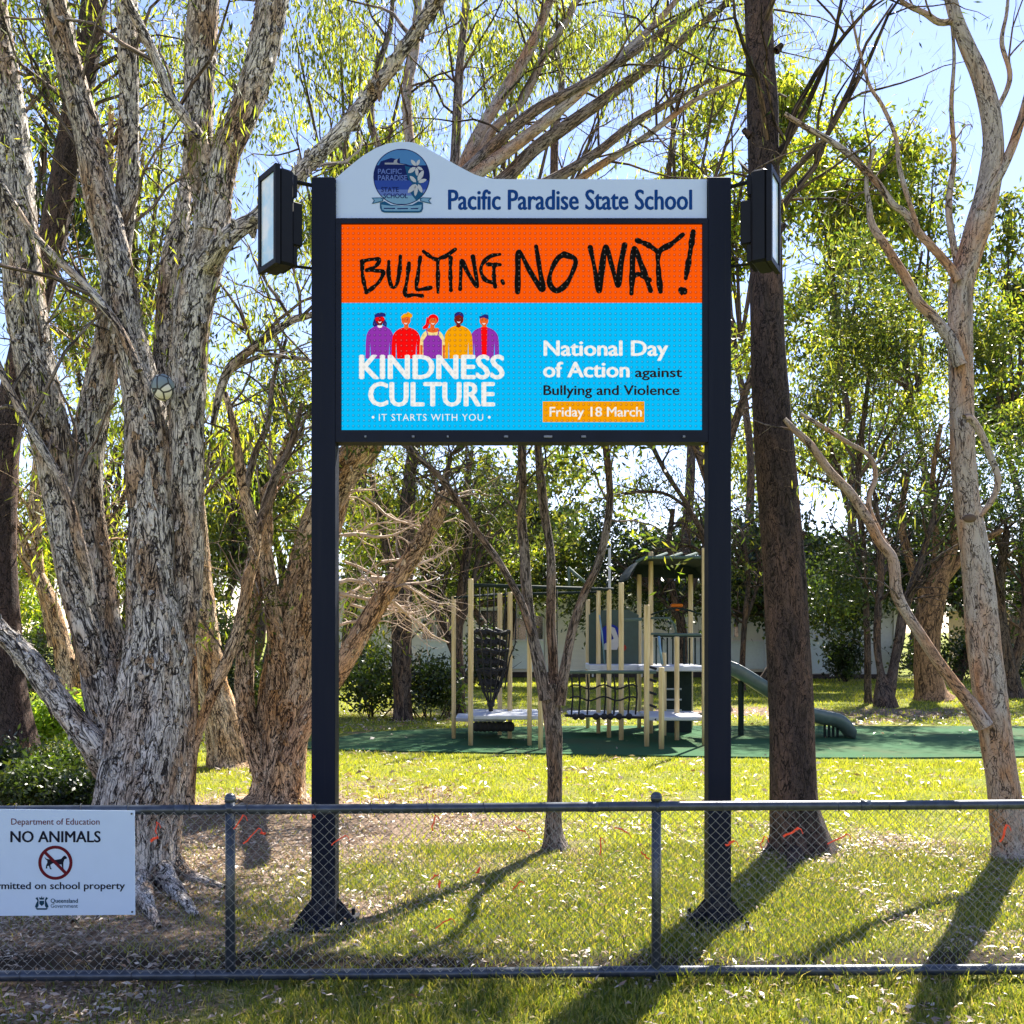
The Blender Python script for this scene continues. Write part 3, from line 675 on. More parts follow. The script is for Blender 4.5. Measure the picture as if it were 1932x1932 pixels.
cflat('ribbon', [z4s((290, 1500), (460, 1492), (505, 1515), (495, 1550), (410, 1570), (300, 1600), (335, 1545)), z4s((1610, 1500), (1440, 1492), (1395, 1515), (1405, 1550), (1490, 1570), (1600, 1600), (1560, 1545))], 'rib')
cflat('ribbon', [z4s((450, 1590), (560, 1560), (700, 1640), (950, 1670), (1200, 1640), (1340, 1560), (1445, 1590), (1440, 1740), (1410, 1810), (1340, 1825), (560, 1825), (490, 1800), (450, 1720))], 'teal')
cflat('ribbon', [z4s((480, 1640), (700, 1670), (1200, 1670), (1415, 1640), (1405, 1740), (1360, 1785), (560, 1785), (500, 1750))], 'rib')
cflat('motto', [z4s((540, 1715), (800, 1715), (800, 1745), (540, 1740)), z4s((850, 1722), (1095, 1718), (1095, 1745), (850, 1748)), z4s((1155, 1722), (1350, 1715), (1320, 1745), (1160, 1745))], 'nav')

# floodlights on the posts
k = NT('lamp_glass'); k.b.inputs['Base Color'].default_value = (.42, .50, .58, 1); k.b.inputs['Roughness'].default_value = .12
g_ = k.noise(k.n('TexCoord').outputs['Object'], 7, 4); k.put(k.b.inputs['Base Color'], k.ramp(g_, [(.4, (.55, .80, 1.0, 1)), (.6, (.95, .97, 1.0, 1))])); k.put(k.b.inputs['Roughness'], k.math('MULTIPLY_ADD', g_, .3, .05)); k.b.inputs['Specular IOR Level'].default_value = 1.0  # blue and white sky reflection painted into the glass colour
M_GLASS = k.m
def floodlight(cx, cy, ang, hpx, post_x, side):
    """cx,cy picture centre of the front face; ang = direction the lamp faces"""
    c = P(cx, cy, DS-.05); a = radians(ang); f = np.array([cos(a), sin(a), 0]); r = np.array([-sin(a), cos(a), 0]); Hh = m(hpx, DS)/2; Wh = .105
    R = np.stack([r, -f, [0, 0, 1]], 1)   # local x=width, -y=forward
    def B(b, lo, hi, bev=0):
        t = MB().box(lo, hi, bev); V = np.concatenate(t.V)@R.T+c; b.add(V, t.F)
    b = MB(); B(b, (-Wh, .012, -Hh), (Wh, .10, Hh), .012)
    for (lo, hi) in (((-Wh-.008, -.016, -Hh-.008), (-Wh+.018, .012, Hh+.008)), ((Wh-.018, -.016, -Hh-.008), (Wh+.008, .012, Hh+.008)), ((-Wh+.0182, -.015, -Hh-.008), (Wh-.0182, .012, -Hh+.022)), ((-Wh+.0182, -.015, Hh-.022), (Wh-.0182, .012, Hh+.008))): B(b, lo, hi)
    h = b.build('floodlight', M_BLACKM, sgn)
    b = MB(); B(b, (-Wh+.02, -.006, -Hh+.024), (Wh-.02, .006, Hh-.024)); b.build('lamp_glass', M_GLASS, h)
    b = MB(); B(b, (-.07, .101, -.13), (.07, .165, .11), .006); b.build('driver_box', M_BLACKM, h)
    b = MB()
    for q in range(10): B(b, (-.085+q*.018, .1005, .13), (-.077+q*.018, .125, Hh-.015)); B(b, (-.085+q*.018, .1005, -Hh+.015), (-.077+q*.018, .125, -.145))
    b.build('cooling_fins', M_BLACKM, h)['kind'] = 'stuff'
    b = MB(); pe = np.array([X(post_x), DS+.05, 0]); ia = c-f*.07
    b.tube([ia+np.array([0, 0, Hh-.03]), ia+np.array([0, 0, Hh-.015])*1-f*.02, (pe[0], pe[1], c[2]+Hh-.03)], .011, 6)
    b.tube([ia+np.array([0, 0, -Hh+.03]), (pe[0], pe[1], c[2]-Hh+.03)], .008, 6)
    b.build('bracket', M_BLACKM, h)
floodlight(508, 415, 218, 178, 590, -1)
floodlight(1459, 415, -27, 172, 1377, 1)

# ================================================================== CHAIN LINK FENCE
M_GALV = simple('dark_painted_pipe', (.045, .056, .075), .33, .3, var=.35, scale=20, bump=.15, spec=.6)
M_WIRE = simple('galvanised_wire', (.21, .22, .22), .5, .2, var=.2)
def FD(x): return 4.66+x*.018                      # fence line, very slightly turned
fen = empty('chain_link_fence', (0, 4.66, 0), 'low chain link fence on dark pipe rails running across the front of the lawn', 'fence')
zt, zb = .812, .048
for zz_, r_, nm in ((zt, .0225, 'top_rail'), (zb, .025, 'bottom_rail')):
    b = MB(); xs = np.linspace(-4.2, 4.2, 29)
    b.tube([(x, FD(x), zz_+.0016*np.sin(x*2.1)+(.010*x if nm == 'top_rail' else .004*x)*.35) for x in xs], r_, 14); b.build(nm, M_GALV, fen, True)
for x in (-1.55, .35, 1.62, 3.4):
    MB().tube([(x, FD(x), zt+.0035*x), (x+.05, FD(x), zt+.0035*x)], .0245, 12).build('coupling', M_GALV, fen, True)
posts_x = [X(437, 4.66), X(1239, 4.66), X(437, 4.66)-1.98, X(1239, 4.66)+2.0]
for x in posts_x:
    b = MB(); b.tube([(x, FD(x)+.001, -.02), (x, FD(x)+.001, zt+.052)], .0225, 14); o = b.build('post', M_GALV, fen, True)
    b = MB(); b.sphere((x, FD(x)+.001, zt+.052), .025, 12, 6, (1, 1, .75)); b.tube([(x, FD(x)+.001, zt+.03), (x, FD(x)+.001, zt+.053)], .0262, 12); b.build('post_cap', M_GALV, o, True)
    b = MB()
    for z in (zt, zb): b.tube([(x, FD(x)+.001, z-.017), (x, FD(x)+.001, z+.017)], .0255, 12)
    b.build('clamp', M_GALV, o, True)
# woven wire: every wire is one vertical zigzag hooked to its neighbours
pit = .0235; b = MB(); nrow = 16; dz = (zt-.018-(zb+.02))/nrow/2*1.0; RW = np.random.default_rng(5); Vw = []; Fw = []; off = 0
r_w = .0016
for i in range(int(8.2/pit)):
    x0 = -4.1+i*pit; q = []
    zs_ = np.linspace(zb+.015, zt-.012, nrow*2+1)
    for j, z in enumerate(zs_):
        sgn_ = 1 if ((j+i) % 2) == 0 else -1
        xx = x0+sgn_*pit/2*1.04+RW.normal(0, .0011)+.008*np.sin(x0*1.3+z*3); q.append((xx, FD(xx)-.026+sgn_*.0022*(1 if i % 2 else -1)+.006*np.sin(x0*2+z*4), z))
    q = np.array(q); T = np.gradient(q, axis=0); T /= np.linalg.norm(T, axis=1)[:, None]
    U = np.cross(T, [0, 1, 0]); U /= np.linalg.norm(U, axis=1)[:, None]; Wv = np.cross(T, U); kk = len(q)
    for a in range(4):
        pass
    aa = np.linspace(0, 2*pi, 4, endpoint=False)
    V = (q[:, None]+r_w*(np.cos(aa)[None, :, None]*U[:, None]+np.sin(aa)[None, :, None]*Wv[:, None])).reshape(-1, 3)
    a0 = np.arange(kk-1)[:, None]*4; jj_ = np.arange(4)[None]; j2_ = (jj_+1) % 4
    Fw.append(np.stack([a0+jj_, a0+j2_, a0+4+j2_, a0+4+jj_], -1).reshape(-1, 4)+off); Vw.append(V); off += len(V)
tag(mesh('wire_mesh', np.vstack(Vw), np.vstack(Fw), M_WIRE, fen), kind='stuff')
tt = MB()
for z, rr_ in ((zt, .0245), (zb, .027)):
    for x in np.arange(-3.9, 4, .27):
        x += RW.normal(0, .03)
        tt.tube([(x+.004*t, FD(x)+rr_*cos(t), z+rr_*sin(t)) for t in np.linspace(0, 2*pi, 9)], .0022, 4)
tt.build('wire_ties', simple('tie_wire', (.05, .055, .065), .5, .5), fen)['kind'] = 'stuff'

# scraps of red tape knotted into the wire
M_RED = simple('red_tape', (.85, .07, .02), .5, var=.15)
_rt = bpy.data.materials['red_tape']
scr_l = [(592, 1540, 10, 70, 'small red tape knot just under the top rail at the left sign post'), (639, 1585, 34, 35, 'red tape strand across the right edge of the left sign post'),
         (819, 1553, 30, 80, 'thin upright red tape strand high in the mesh right of the left sign post'), (981, 1565, 26, -25, 'faint red tape strand high in the mesh left of the sapling'),
         (903, 1642, 16, 60, 'bright red tape knot over the shadow of the sapling'), (821, 1653, 18, 40, 'short red tape knot above a second knot, left of the sapling shadow'), (829, 1666, 12, 80, 'tiny red tape end hanging below another knot'),
         (975, 1670, 22, 45, 'red tape strand on sunny grass below the sapling base'), (837, 1741, 32, 35, 'bent red tape strand low in the mesh near the left sign post'), (1133, 1596, 30, 88, 'upright red tape strand between the sapling and the right fence post'),
         (1172, 1565, 24, -20, 'thin red tape strand high in the mesh near the right fence post'), (1217, 1614, 20, -40, 'dark red tape strand just left of the right fence post'), (1378, 1590, 22, 28, 'bright red tape strip over the right sign post'),
         (1491, 1571, 36, 28, 'wide red tape strip in front of the brown trunk'), (1439, 1588, 22, 75, 'crinkled orange red tape strand left of the brown trunk base'), (1580, 1583, 40, 30, 'long pale red tape strand right of the brown trunk base'),
         (1893, 1573, 36, 70, 'long red tape strip in front of the pale trunk at the right'), (296, 1562, 22, 80, 'red tape knot in front of the paperbark right of the white notice'), (291, 1584, 16, 40, 'small red tape end below the knot by the white notice'),
         (450, 1552, 30, 55, 'red tape strand at the top right of the left fence post'), (474, 1577, 44, 48, 'long thin red tape strand right of the left fence post'), (497, 1572, 14, -30, 'short dark red tape end right of the long strand by the left fence post')]
for i, (px, py, L_, an, lb) in enumerate(scr_l):
    p = P(px, py, FD(X(px, 4.66))-.032); L2 = m(L_, 4.63); a = radians(an); R_ = np.random.default_rng(i)
    pts = [p+np.array([cos(a)*L2*t+R_.normal(0, .003), -.003*R_.random(), sin(a)*L2*t+R_.normal(0, .003)]) for t in np.linspace(-.5, .5, 5)]
    wt = .0035 if L_ > 16 and i not in (12, 13, 16) else .0065
    b = MB(); V = []
    for q, pt in enumerate(pts):
        n_ = np.array([-sin(a), .35*(-1)**q, cos(a)])*wt*R_.uniform(.6, 1.1); V += [pt-n_, pt+n_, pt+n_*.9+np.array([0, .0012, 0]), pt-n_*.9+np.array([0, .0012, 0])]
    b.add(V, [(q*4+e, q*4+(e+1) % 4, q*4+4+(e+1) % 4, q*4+4+e) for q in range(4) for e in range(4)]+[(3, 2, 1, 0), (16, 17, 18, 19)])
    if L_ > 20: b.tube([pts[-1], pts[-1]+np.array([.012, 0, -.008]), pts[-1]+np.array([.02, 0, -.028])], .0018, 4)
    b.sphere(pts[2], .006 if L_ < 20 else .004, 6, 4)
    tag(b.build('tape_scrap', _rt), lb, 'tape', 'scraps of red tape tied in the chain link')

# no-animals notice
DN = 4.585
M_NP = simple('notice_panel', (.48, .60, .80), .4, var=.02, bump=0)
nt = empty('notice_sign', (X(105, DN), DN, Z(1728, DN)), 'white no animals notice with a crossed out dog fixed to the left of the fence', 'sign')
b = MB(); b.add([(X(a, DN), DN-dy, Z(c_, DN)) for dy in (0, .003) for a, c_ in ((-44, 1728), (255.5, 1725.5), (254.5, 1529.5), (-44, 1526))], [(0, 1, 2, 3), (7, 6, 5, 4), (0, 4, 5, 1), (1, 5, 6, 2), (2, 6, 7, 3), (3, 7, 4, 0)]); b.build('panel', M_NP, nt)
M_MAR = flatmat('maroon_print', (128, 16, 44)); M_INK = flatmat('navy_print', (10, 18, 52)); M_TIN = flatmat('teal_print', (20, 80, 110))
yN = DN-.003
def nword(s, a, b_, yb, yc, mt, bold=.018): words('lettering', s, a, b_, yb, yc, mt, nt, y=yN, d=DN, lift=.0012, bold=bold)
nword('Department of Education', 22, 188.5, 1555.5, 1544, M_MAR, .004); nword('NO ANIMALS', 21, 190, 1588.5, 1568, M_INK, .026)
nword('Permitted on school property', -26, 236, 1677, 1664, M_INK); nword('Queensland', 96.5, 147.5, 1702.8, 1695, M_TIN, .02); nword('Government', 96.5, 147.5, 1712.2, 1705, M_TIN, .0)
def zn(p): return (p[0]*.2734, 1434+p[1]*.2734)
dog = [(310, 668), (325, 680), (340, 683), (385, 688), (425, 680), (440, 662), (452, 657), (465, 672), (462, 680), (448, 684), (440, 705), (440, 745), (448, 755), (436, 754), (428, 722), (424, 718), (412, 720), (408, 740), (404, 738), (402, 715), (380, 712), (365, 712), (350, 722), (352, 740), (362, 752), (348, 752), (340, 728), (328, 732), (330, 746), (318, 748), (320, 728), (330, 706), (328, 692), (316, 682)]
flat('dog_symbol', [[zn(p) for p in dog]], M_INK, nt, y=yN, d=DN, lift=.0010)
c0 = zn((385, 707)); n = 40; ro, ri = 32.3, 26.5; b = MB(); V = []
for i in range(n):
    a = 2*pi*i/n; V += [(X(c0[0]+ro*cos(a), DN), yN-.0014, Z(c0[1]+ro*sin(a), DN)), (X(c0[0]+ri*cos(a), DN), yN-.0014, Z(c0[1]+ri*sin(a), DN))]
b.add(V, [(2*i, 2*((i+1) % n), 2*((i+1) % n)+1, 2*i+1) for i in range(n)])
s_ = .7071; hw = 2.9; e = ri+1
b.add([(X(c0[0]+u*s_*e+v*s_*hw, DN), yN-.0016, Z(c0[1]+u*s_*e-v*s_*hw, DN)) for u, v in ((-1, -1), (-1, 1), (1, 1), (1, -1))], [(0, 1, 2, 3)]); b.build('prohibition_ring', M_MAR, nt)
cx_, cy_ = 79.5, 1703
flat('coat_of_arms', [[(cx_-4.5, cy_-4), (cx_+4.5, cy_-4), (cx_+4.5, cy_+2), (cx_, cy_+6), (cx_-4.5, cy_+2)], [(cx_-13, cy_+8), (cx_-11, cy_+2), (cx_-8, cy_-4), (cx_-12, cy_-9), (cx_-8, cy_-11), (cx_-6, cy_-6), (cx_-6, cy_+6), (cx_-9, cy_+10)],
      [(cx_+13, cy_+8), (cx_+11, cy_+2), (cx_+8, cy_-4), (cx_+12, cy_-9), (cx_+8, cy_-11), (cx_+6, cy_-6), (cx_+6, cy_+6), (cx_+9, cy_+10)], [(cx_-4, cy_-6), (cx_-5, cy_-11), (cx_-1.5, cy_-9), (cx_, cy_-13), (cx_+1.5, cy_-9), (cx_+5, cy_-11), (cx_+4, cy_-6)], [(cx_-12, cy_+10), (cx_+12, cy_+10), (cx_+9, cy_+13), (cx_-9, cy_+13)]], M_TIN, nt, y=yN, d=DN, lift=.0012)
for a, c_ in ((249, 1535), (250, 1720)):
    MB().tube([(X(a, DN), DN-.0062, Z(c_, DN)), (X(a, DN), DN+.03, Z(c_, DN))], .0045, 8).build('rivet', M_GALV, nt)

# ================================================================== PLAYGROUND
pg = empty('playground', (2.2, 15, .02), 'timber post playground with climbing net, platforms, dark green roof and slide on green soft-fall', 'playground')
k = NT('pale_timber_post'); oc = k.n('TexCoord').outputs['Object']; f_ = k.noise(k.n('Mapping', Vector=oc, Scale=(30, 30, 2)).outputs[0], 1, 5, .6)
k.put(k.b.inputs['Base Color'], k.ramp(f_, [(.3, (.42, .30, .13, 1)), (.55, (.62, .48, .25, 1)), (.75, (.70, .58, .36, 1))])); k.b.inputs['Roughness'].default_value = .6
k.put(k.b.inputs['Normal'], k.bump(f_, .3, .004)); M_POST = k.m
M_PGD = simple('dark_green_metal', (.012, .022, .020), .7, var=.2, spec=.15); M_PGG = simple('grey_green_pipe', (.08, .12, .105), .6, var=.15, spec=.2); M_PLAT = simple('pale_deck', (.46, .48, .52), .5, var=.1)
M_ROPE = simple('black_rope', (.012, .012, .014), .8); M_PANEL = simple('green_panel', (.014, .045, .040), .45, var=.2)
gy0 = .022
posts = [(856, 1125, 1396, 8.5), (888, 1092, 1409, 10), (943, 1119, 1389, 9), (962, 1117, 1396, 9), (999, 1125, 1409, 9), (1020, 1276, 1416, 10), (1109, 1131, 1376, 8), (1129, 1112, 1386, 8.5), (1149, 1112, 1394, 9), (1172, 1099, 1399, 10),
         (1206, 1084, 1376, 8.5), (1220, 1141, 1411, 10.5), (1228, 1041, 1386, 9), (1248, 1259, 1416, 11), (1253, 1231, 1390, 9), (1277, 1201, 1399, 9.5), (1303, 1084, 1376, 9), (1328, 1034, 1409, 8), (1150, 1034, 1392, 5)]
PP = []
for px, t_, b_, wpx in posts:
    d = CH*F/(b_-HY); x = X(px, d); z1_ = Z(t_, d); r = m(wpx, d)/2; PP.append((x, d, z1_))
    o = MB().tube([(x, d, gy0-.02), (x, d, gy0+.45*1), (x, d, z1_-.02), (x, d, z1_)], [r*.9, r, r, r*.93], 12).build('post', M_POST if wpx > 6 else M_PLAT, pg, True)
def tubeP(name, pts, rpx, mat, n=8, par=None):
    b = MB(); q = [P(*p) for p in pts]; b.tube(q, m(rpx, pts[0][2])/2, n); return b.build(name, mat, par or pg, True)
tubeP('top_beam', [(890, 1104, 14.4), (1020, 1108, 14.8), (1157, 1112, 15.2)], 7, M_PGD)
tubeP('top_beam', [(856, 1128, 15.0), (943, 1121, 15.8)], 5, M_PGD); tubeP('top_beam', [(943, 1122, 15.8), (1129, 1117, 15.8)], 5, M_PGD)
tubeP('brace', [(1072, 1071, 15.2), (1112, 1106, 15.2)], 6, M_PGG); tubeP('brace', [(1073, 1070, 15.2), (1074, 1106, 15.2)], 5, M_PGG)
for x_ in (905, 920, 932, 1051): tubeP('hanging_rope', [(x_, 1108, 14.8), (x_-1, 1200, 14.8)] if x_ < 1000 else [(1051, 1110, 15), (1051, 1345, 15)], 2.4, M_ROPE, 5)
tubeP('hanging_rope', [(955, 1108, 15), (952, 1170, 15), (944, 1265, 15), (930, 1330, 15)], 2.6, M_ROPE, 5); tubeP('hanging_rope', [(975, 1120, 15), (972, 1215, 15), (962, 1240, 15), (952, 1300, 15)], 2.6, M_ROPE, 5)
# cone shaped climbing net
b = MB()
for (yy, hw_) in ((1192, 36), (1227, 33), (1263, 27), (1303, 15)):
    q = [P(926+hw_*cos(a)*1.0, yy+2.5*sin(a*4), 14.9+hw_*.006*sin(a)*1.3) for a in np.linspace(0, 2*pi, 25)]; b.tube(q, .016, 5)
for a in np.linspace(0, 2*pi, 13)[:-1]:
    q = [P(926+hw_*cos(a), yy, 14.9+hw_*.008*sin(a)) for (yy, hw_) in ((1192, 36), (1227, 33), (1263, 27), (1303, 15), (1330, 3), (1345, 3), (1353, 20))]; b.tube(q, .012, 4)
b.sphere(P(926, 1328, 14.9), .06, 8, 6); b.build('climbing_net', M_ROPE, pg)
b = MB()
for (yy, hw_) in ((1195, 30), (1213, 30), (1232, 28), (1250, 25), (1270, 21), (1290, 17)):
    for s in range(3):
        c = P(926+(s-1)*hw_*.6, yy, 14.95+.05*s); b.tube([c+np.array([-.09, 0, .04]), c+np.array([.09, 0, -.02])], .05, 7)
b.build('net_grips', M_ROPE, pg)['kind'] = 'stuff'
# low platforms
def plat(name, x0, x1, d0, d1, py, th=.06, mat=M_PLAT, dref=None):
    z = Z(py, dref or d0); b = MB().box((X(x0, d0), d0, z-th), (X(x1, d0), d1, z), .012); return b.build(name, mat, pg)
plat('platform', 885, 1018, 14.15, 15.3, 1350); plat('platform', 858, 955, 15.2, 16.0, 1350, dref=15.6)
plat('platform', 1222, 1330, 14.2, 15.2, 1352); plat('platform', 1075, 1215, 15.3, 16.2, 1346, dref=15.6, th=.04)
b = MB()
for i in range(9):
    c = P(899+i*8, 1371, 14.5); b.sphere(c, .062, 10, 8, (1, 1, 1.2))
b.build('roller_beads', M_ROPE, pg, True)
tubeP('rail', [(1074, 1268, 14.3), (1238, 1268, 14.1)], 6.5, M_PGG)
tubeP('rail', [(1176, 1170, 15.2), (1212, 1168, 15.2)], 6, M_PGG); tubeP('rail', [(1228, 1166, 15.6), (1262, 1166, 15.6), (1272, 1178, 15.6), (1276, 1196, 15.6)], 4, M_PGG)
tubeP('rail', [(1228, 1196, 15.2), (1262, 1197, 15.2), (1322, 1197, 15.2)], 4.5, M_PGG); tubeP('rail', [(1228, 1200, 15.9), (1325, 1200, 16.0)], 4, M_PGD)
# arched grab bar and orange talk tube
tubeP('arch_bar', [(1228, 1160, 15.6), (1250, 1152, 15.6), (1276, 1147, 15.6), (1302, 1152, 15.6), (1325, 1160, 15.6)], 3.5, M_PGD)
o_ = flatmat('orange_plastic', (245, 130, 30)); b = MB().box(tuple(P(1267, 1145, 15.6)), tuple(P(1289, 1139, 15.6)+np.array([0, .12, 0])), .01); b.tube([P(1278, 1145, 15.65), P(1278, 1152, 15.65)], .03, 8); b.build('orange_handle', o_, pg)
# baluster panels on the high deck
b = MB()
for px in np.linspace(1238, 1322, 9): b.tube([P(px, 1203, 16.2), P(px, 1254, 16.2)], .014, 5)
b.build('balusters', M_PGD, pg)
plat('deck', 1112, 1206, 15.6, 16.5, 1254, .10, M_PLAT, 15.6); plat('deck', 1206.5, 1329, 15.4, 16.5, 1256, .08, M_PLAT, 15.6)
b = MB().box((X(1254, 16), 15.9, gy0), (X(1303, 16), 16.4, Z(1262, 15.9))); 
b.build('climbing_wall', M_PGD, pg)
b = MB()
for yy in (1300, 1320, 1340): b.tube([P(1250, yy, 15.85), P(1286, yy, 15.85)], .015, 5)
b.build('rungs', M_PLAT, pg)
# play panels
def panelP(name, pts, d, mat, th=.03, par=None):
    b = MB().prism([(X(a, d), Z(c_, d)) for a, c_ in pts], d, d+th); return b.build(name, mat, par or pg)
pp_ = panelP('play_panel', [(1111, 1253), (1111, 1160), (1125, 1152), (1185, 1150), (1205, 1160), (1205, 1253)], 16.0, M_PANEL)
panelP('panel_disc', ell(1152, 1200, 20, 22, 20), 15.93, flatmat('panel_blue', (30, 60, 190)), .04, pp_)
panelP('panel_picture', [(1140, 1215), (1140, 1226), (1164, 1226), (1170, 1212), (1160, 1185), (1148, 1180), (1158, 1205)], 15.9, flatmat('panel_white', (235, 235, 240)), .02, pp_)
panelP('panel_picture', ell(1176, 1222, 6, 6, 12), 15.89, flatmat('panel_red', (190, 60, 50)), .02, pp_)
tubeP('climbing_chain', [(1131, 1160, 15.3), (1136, 1195, 15.3), (1141, 1253, 15.3)], 3, simple('blue_steel', (.18, .32, .42), .4, .3), 6)
tubeP('climbing_chain', [(1243, 1200, 15.1), (1246, 1230, 15.1), (1250, 1254, 15.1)], 5, simple('blue_steel_leg', (.18, .32, .42), .4, .3), 6)
# hanging cargo net between posts
b = MB()
for px in (1078, 1092, 1108, 1140, 1158, 1185, 1199): b.tube([P(px, 1272, 14.6), P(px+3, 1310, 14.7), P(px, 1348, 14.8)], .013, 4)
for yy in (1296, 1318): b.tube([P(x_, yy+4*sin(x_*.12), 14.7) for x_ in range(1075, 1206, 8)], .012, 4)
b.build('rope_net', M_ROPE, pg)
b = MB()
for px in (1086, 1098, 1124, 1140, 1152, 1168, 1187): b.sphere(P(px, 1352, 14.5), .05, 8, 6)
b.tube([P(1066, 1350, 14.5), P(1215, 1354, 14.5)], .02, 5); b.build('stepping_knobs', M_ROPE, pg)
b = MB()
for q in range(5):
    z = .5+q*.32; b.tube([P(1226, 1258+q*24, 14.3), P(1238, 1262+q*24, 14.2)], .02, 5)
b.build('chain_ladder', M_ROPE, pg)
# curved roof
b = MB(); y0_, y1_ = 15.3, 16.9; prof = [(1187, 1089), (1192, 1078), (1203, 1062), (1214, 1053), (1226, 1051), (1322, 1052), (1340, 1057), (1352, 1070), (1360, 1089)]
N_ = len(prof); V = [(X(a, 15.3), y0_, Z(c_, 15.3)) for a, c_ in prof]+[(X(a, 15.3), y1_, Z(c_, 15.3)) for a, c_ in prof]
V += [(x, y, z-.03) for x, y, z in V]
Fq = []
for i in range(N_-1): Fq += [(i, i+1, N_+i+1, N_+i), (2*N_+i+1, 2*N_+i, 3*N_+i, 3*N_+i+1), (i, 2*N_+i, 2*N_+i+1, i+1), (N_+i, N_+i+1, 3*N_+i+1, 3*N_+i)]
b.add(V, Fq); b.build('roof', M_PGD, pg)
b = MB()
for px, dx in ((1236, 22), (1262, 24), (1290, 24)): b.tube([P(px, 1052, 15.25), P(px+dx, 1044, 15.9)], .022, 6)
b.tube([P(1200, 1060, 15.26), P(1216, 1052, 15.26), P(1322, 1051, 15.26)], .025, 6); b.build('roof_trim', M_PGG, pg)
panelP('roof_gable', [(1192, 1088), (1200, 1068), (1214, 1056), (1322, 1056), (1322, 1090), (1290, 1092)], 16.7, M_PGD)
# slide
sl_ = [(1340, 1250, 15.8), (1384, 1262, 15.5), (1440, 1296, 15.3), (1500, 1333, 15.2), (1525, 1345, 15.2), (1550, 1351, 15.2), (1575, 1356, 15.2), (1592, 1368, 15.2), (1604, 1385, 15.2)]
C_ = spline([(*P(*p), .1) for p in sl_], .12)[:, :3]; b = MB(); V = []
for q in C_:
    for (oy, oz) in ((-.30, .10), (-.26, .12), (-.22, 0), (-.12, -.05), (.12, -.05), (.22, 0), (.26, .12), (.30, .10), (.26, -.04), (.13, -.10), (-.13, -.10), (-.26, -.04)): V.append((q[0], q[1]+oy, max(q[2]+oz-.02, .028)))
n12 = 12; b.add(V, [(i*n12+j, i*n12+(j+1) % n12, (i+1)*n12+(j+1) % n12, (i+1)*n12+j) for i in range(len(C_)-1) for j in range(n12)]); b.build('slide', simple('slide_plastic', (.085, .12, .115), .35, var=.15), pg, True)
b = MB()
for px in (1556, 1564, 1572, 1580): b.tube([P(px, 1362, 15.2), P(px, 1381, 15.2)*np.array([1, 1, 0])+np.array([0, 0, .02])], .02, 6)
b.tube([P(1398, 1285, 15.5), (X(1398, 15.5), 15.5, .02)], .045, 8); b.build('slide_legs', M_PGD, pg)

# ================================================================== BUILDINGS
DB = 35.0
M_BOARD = simple('cream_weatherboard', (.76, .73, .62), .6, var=.06, scale=3, bump=.05); M_BLUEP = simple('pale_blue_panel', (.66, .74, .72), .5, var=.05); M_TRIMW = simple('white_trim', (.72, .72, .70), .5, var=.04)
M_PANE = simple('dark_window_glass', (.02, .025, .03), .08, var=.3, spec=.9, bump=0); M_BASE = simple('dark_brick_base', (.06, .045, .04), .9, var=.4, scale=5, bump=.3); M_ROOFG = simple('pale_grey_roof', (.42, .44, .46), .5, var=.1, scale=1)
def bx(x0, x1, y0, y1, ya, yb, d=DB, bev=0): return MB().box((X(x0, d), ya, Z(y1, d)), (X(x1, d), yb, Z(y0, d)), bev)
bl = empty('school_building', (X(1100, DB), DB, 0), 'long single storey cream weatherboard school building behind the playground', 'building')
bx(600, 1480, 1100, 1268, DB+.12, DB+6).build('wall', M_BOARD, bl)
bx(600, 1480, 1268.3, 1277.9, DB+.10, DB+5.9).build('brick_base', M_BASE, bl)
def boards(x0, x1, ya, yb, parent, d=DB, h=.17, front=0.0):
    z = Z(yb, d); zt_ = Z(ya, d); me = None
    while z < zt_-.02:
        if me is None:
            b = MB(); b.add([(0, 0, 0), (1, 0, 0), (1, .02, h), (0, .02, h), (0, .05, 0), (1, .05, 0), (1, .05, h), (0, .05, h)], [(0, 1, 2, 3), (5, 4, 7, 6), (1, 5, 6, 2), (4, 0, 3, 7), (3, 2, 6, 7), (4, 5, 1, 0)])
            o = b.build('weatherboard', M_BOARD, parent); me = o.data
        else: o = link('weatherboard', me, parent)
        o.location += Vector((X(x0, d), d+.06-front, z)); o.scale = (X(x1, d)-X(x0, d), 1, 1); z += h
for x0, x1 in ((1028, 1110), (872, 905)): boards(x0, x1, 1110, 1268, bl)
for i, (x0, x1, y0, y1) in enumerate(((795, 820, 1168, 1208), (822, 856, 1150, 1208), (905, 945, 1150, 1208), (962, 994, 1164, 1208), (996, 1026, 1160, 1208), (1384, 1395, 1150, 1204))):
    fr = bx(x0, x1, y0, y1, DB+.02, DB+.115).build('window', M_TRIMW, bl)
    n_ = max(1, int((x1-x0)/12)); wq = (x1-x0-3)/n_
    for q in range(n_): bx(x0+1.5+q*wq+.6, x0+1.5+(q+1)*wq-.6, y0+2, y1-2, DB-.005, DB+.018).build('pane', M_PANE, fr)
for x0, x1 in ((795, 858), (946, 1026), (1210, 1340), (1345, 1450)):
    bx(x0, x1, 1210, 1262, DB+.0, DB+.09).build('lower_panel', M_BLUEP, bl)
    bx(x0, x1, 1207.5, 1209.8, DB-.05, DB+.1).build('sill', M_TRIMW, bl)
for px in (880, 1118, 1210, 1262, 1300, 1342): bx(px-1.6, px+1.6, 1100, 1277, DB-.1, DB-.02).build('veranda_post', M_TRIMW, bl)
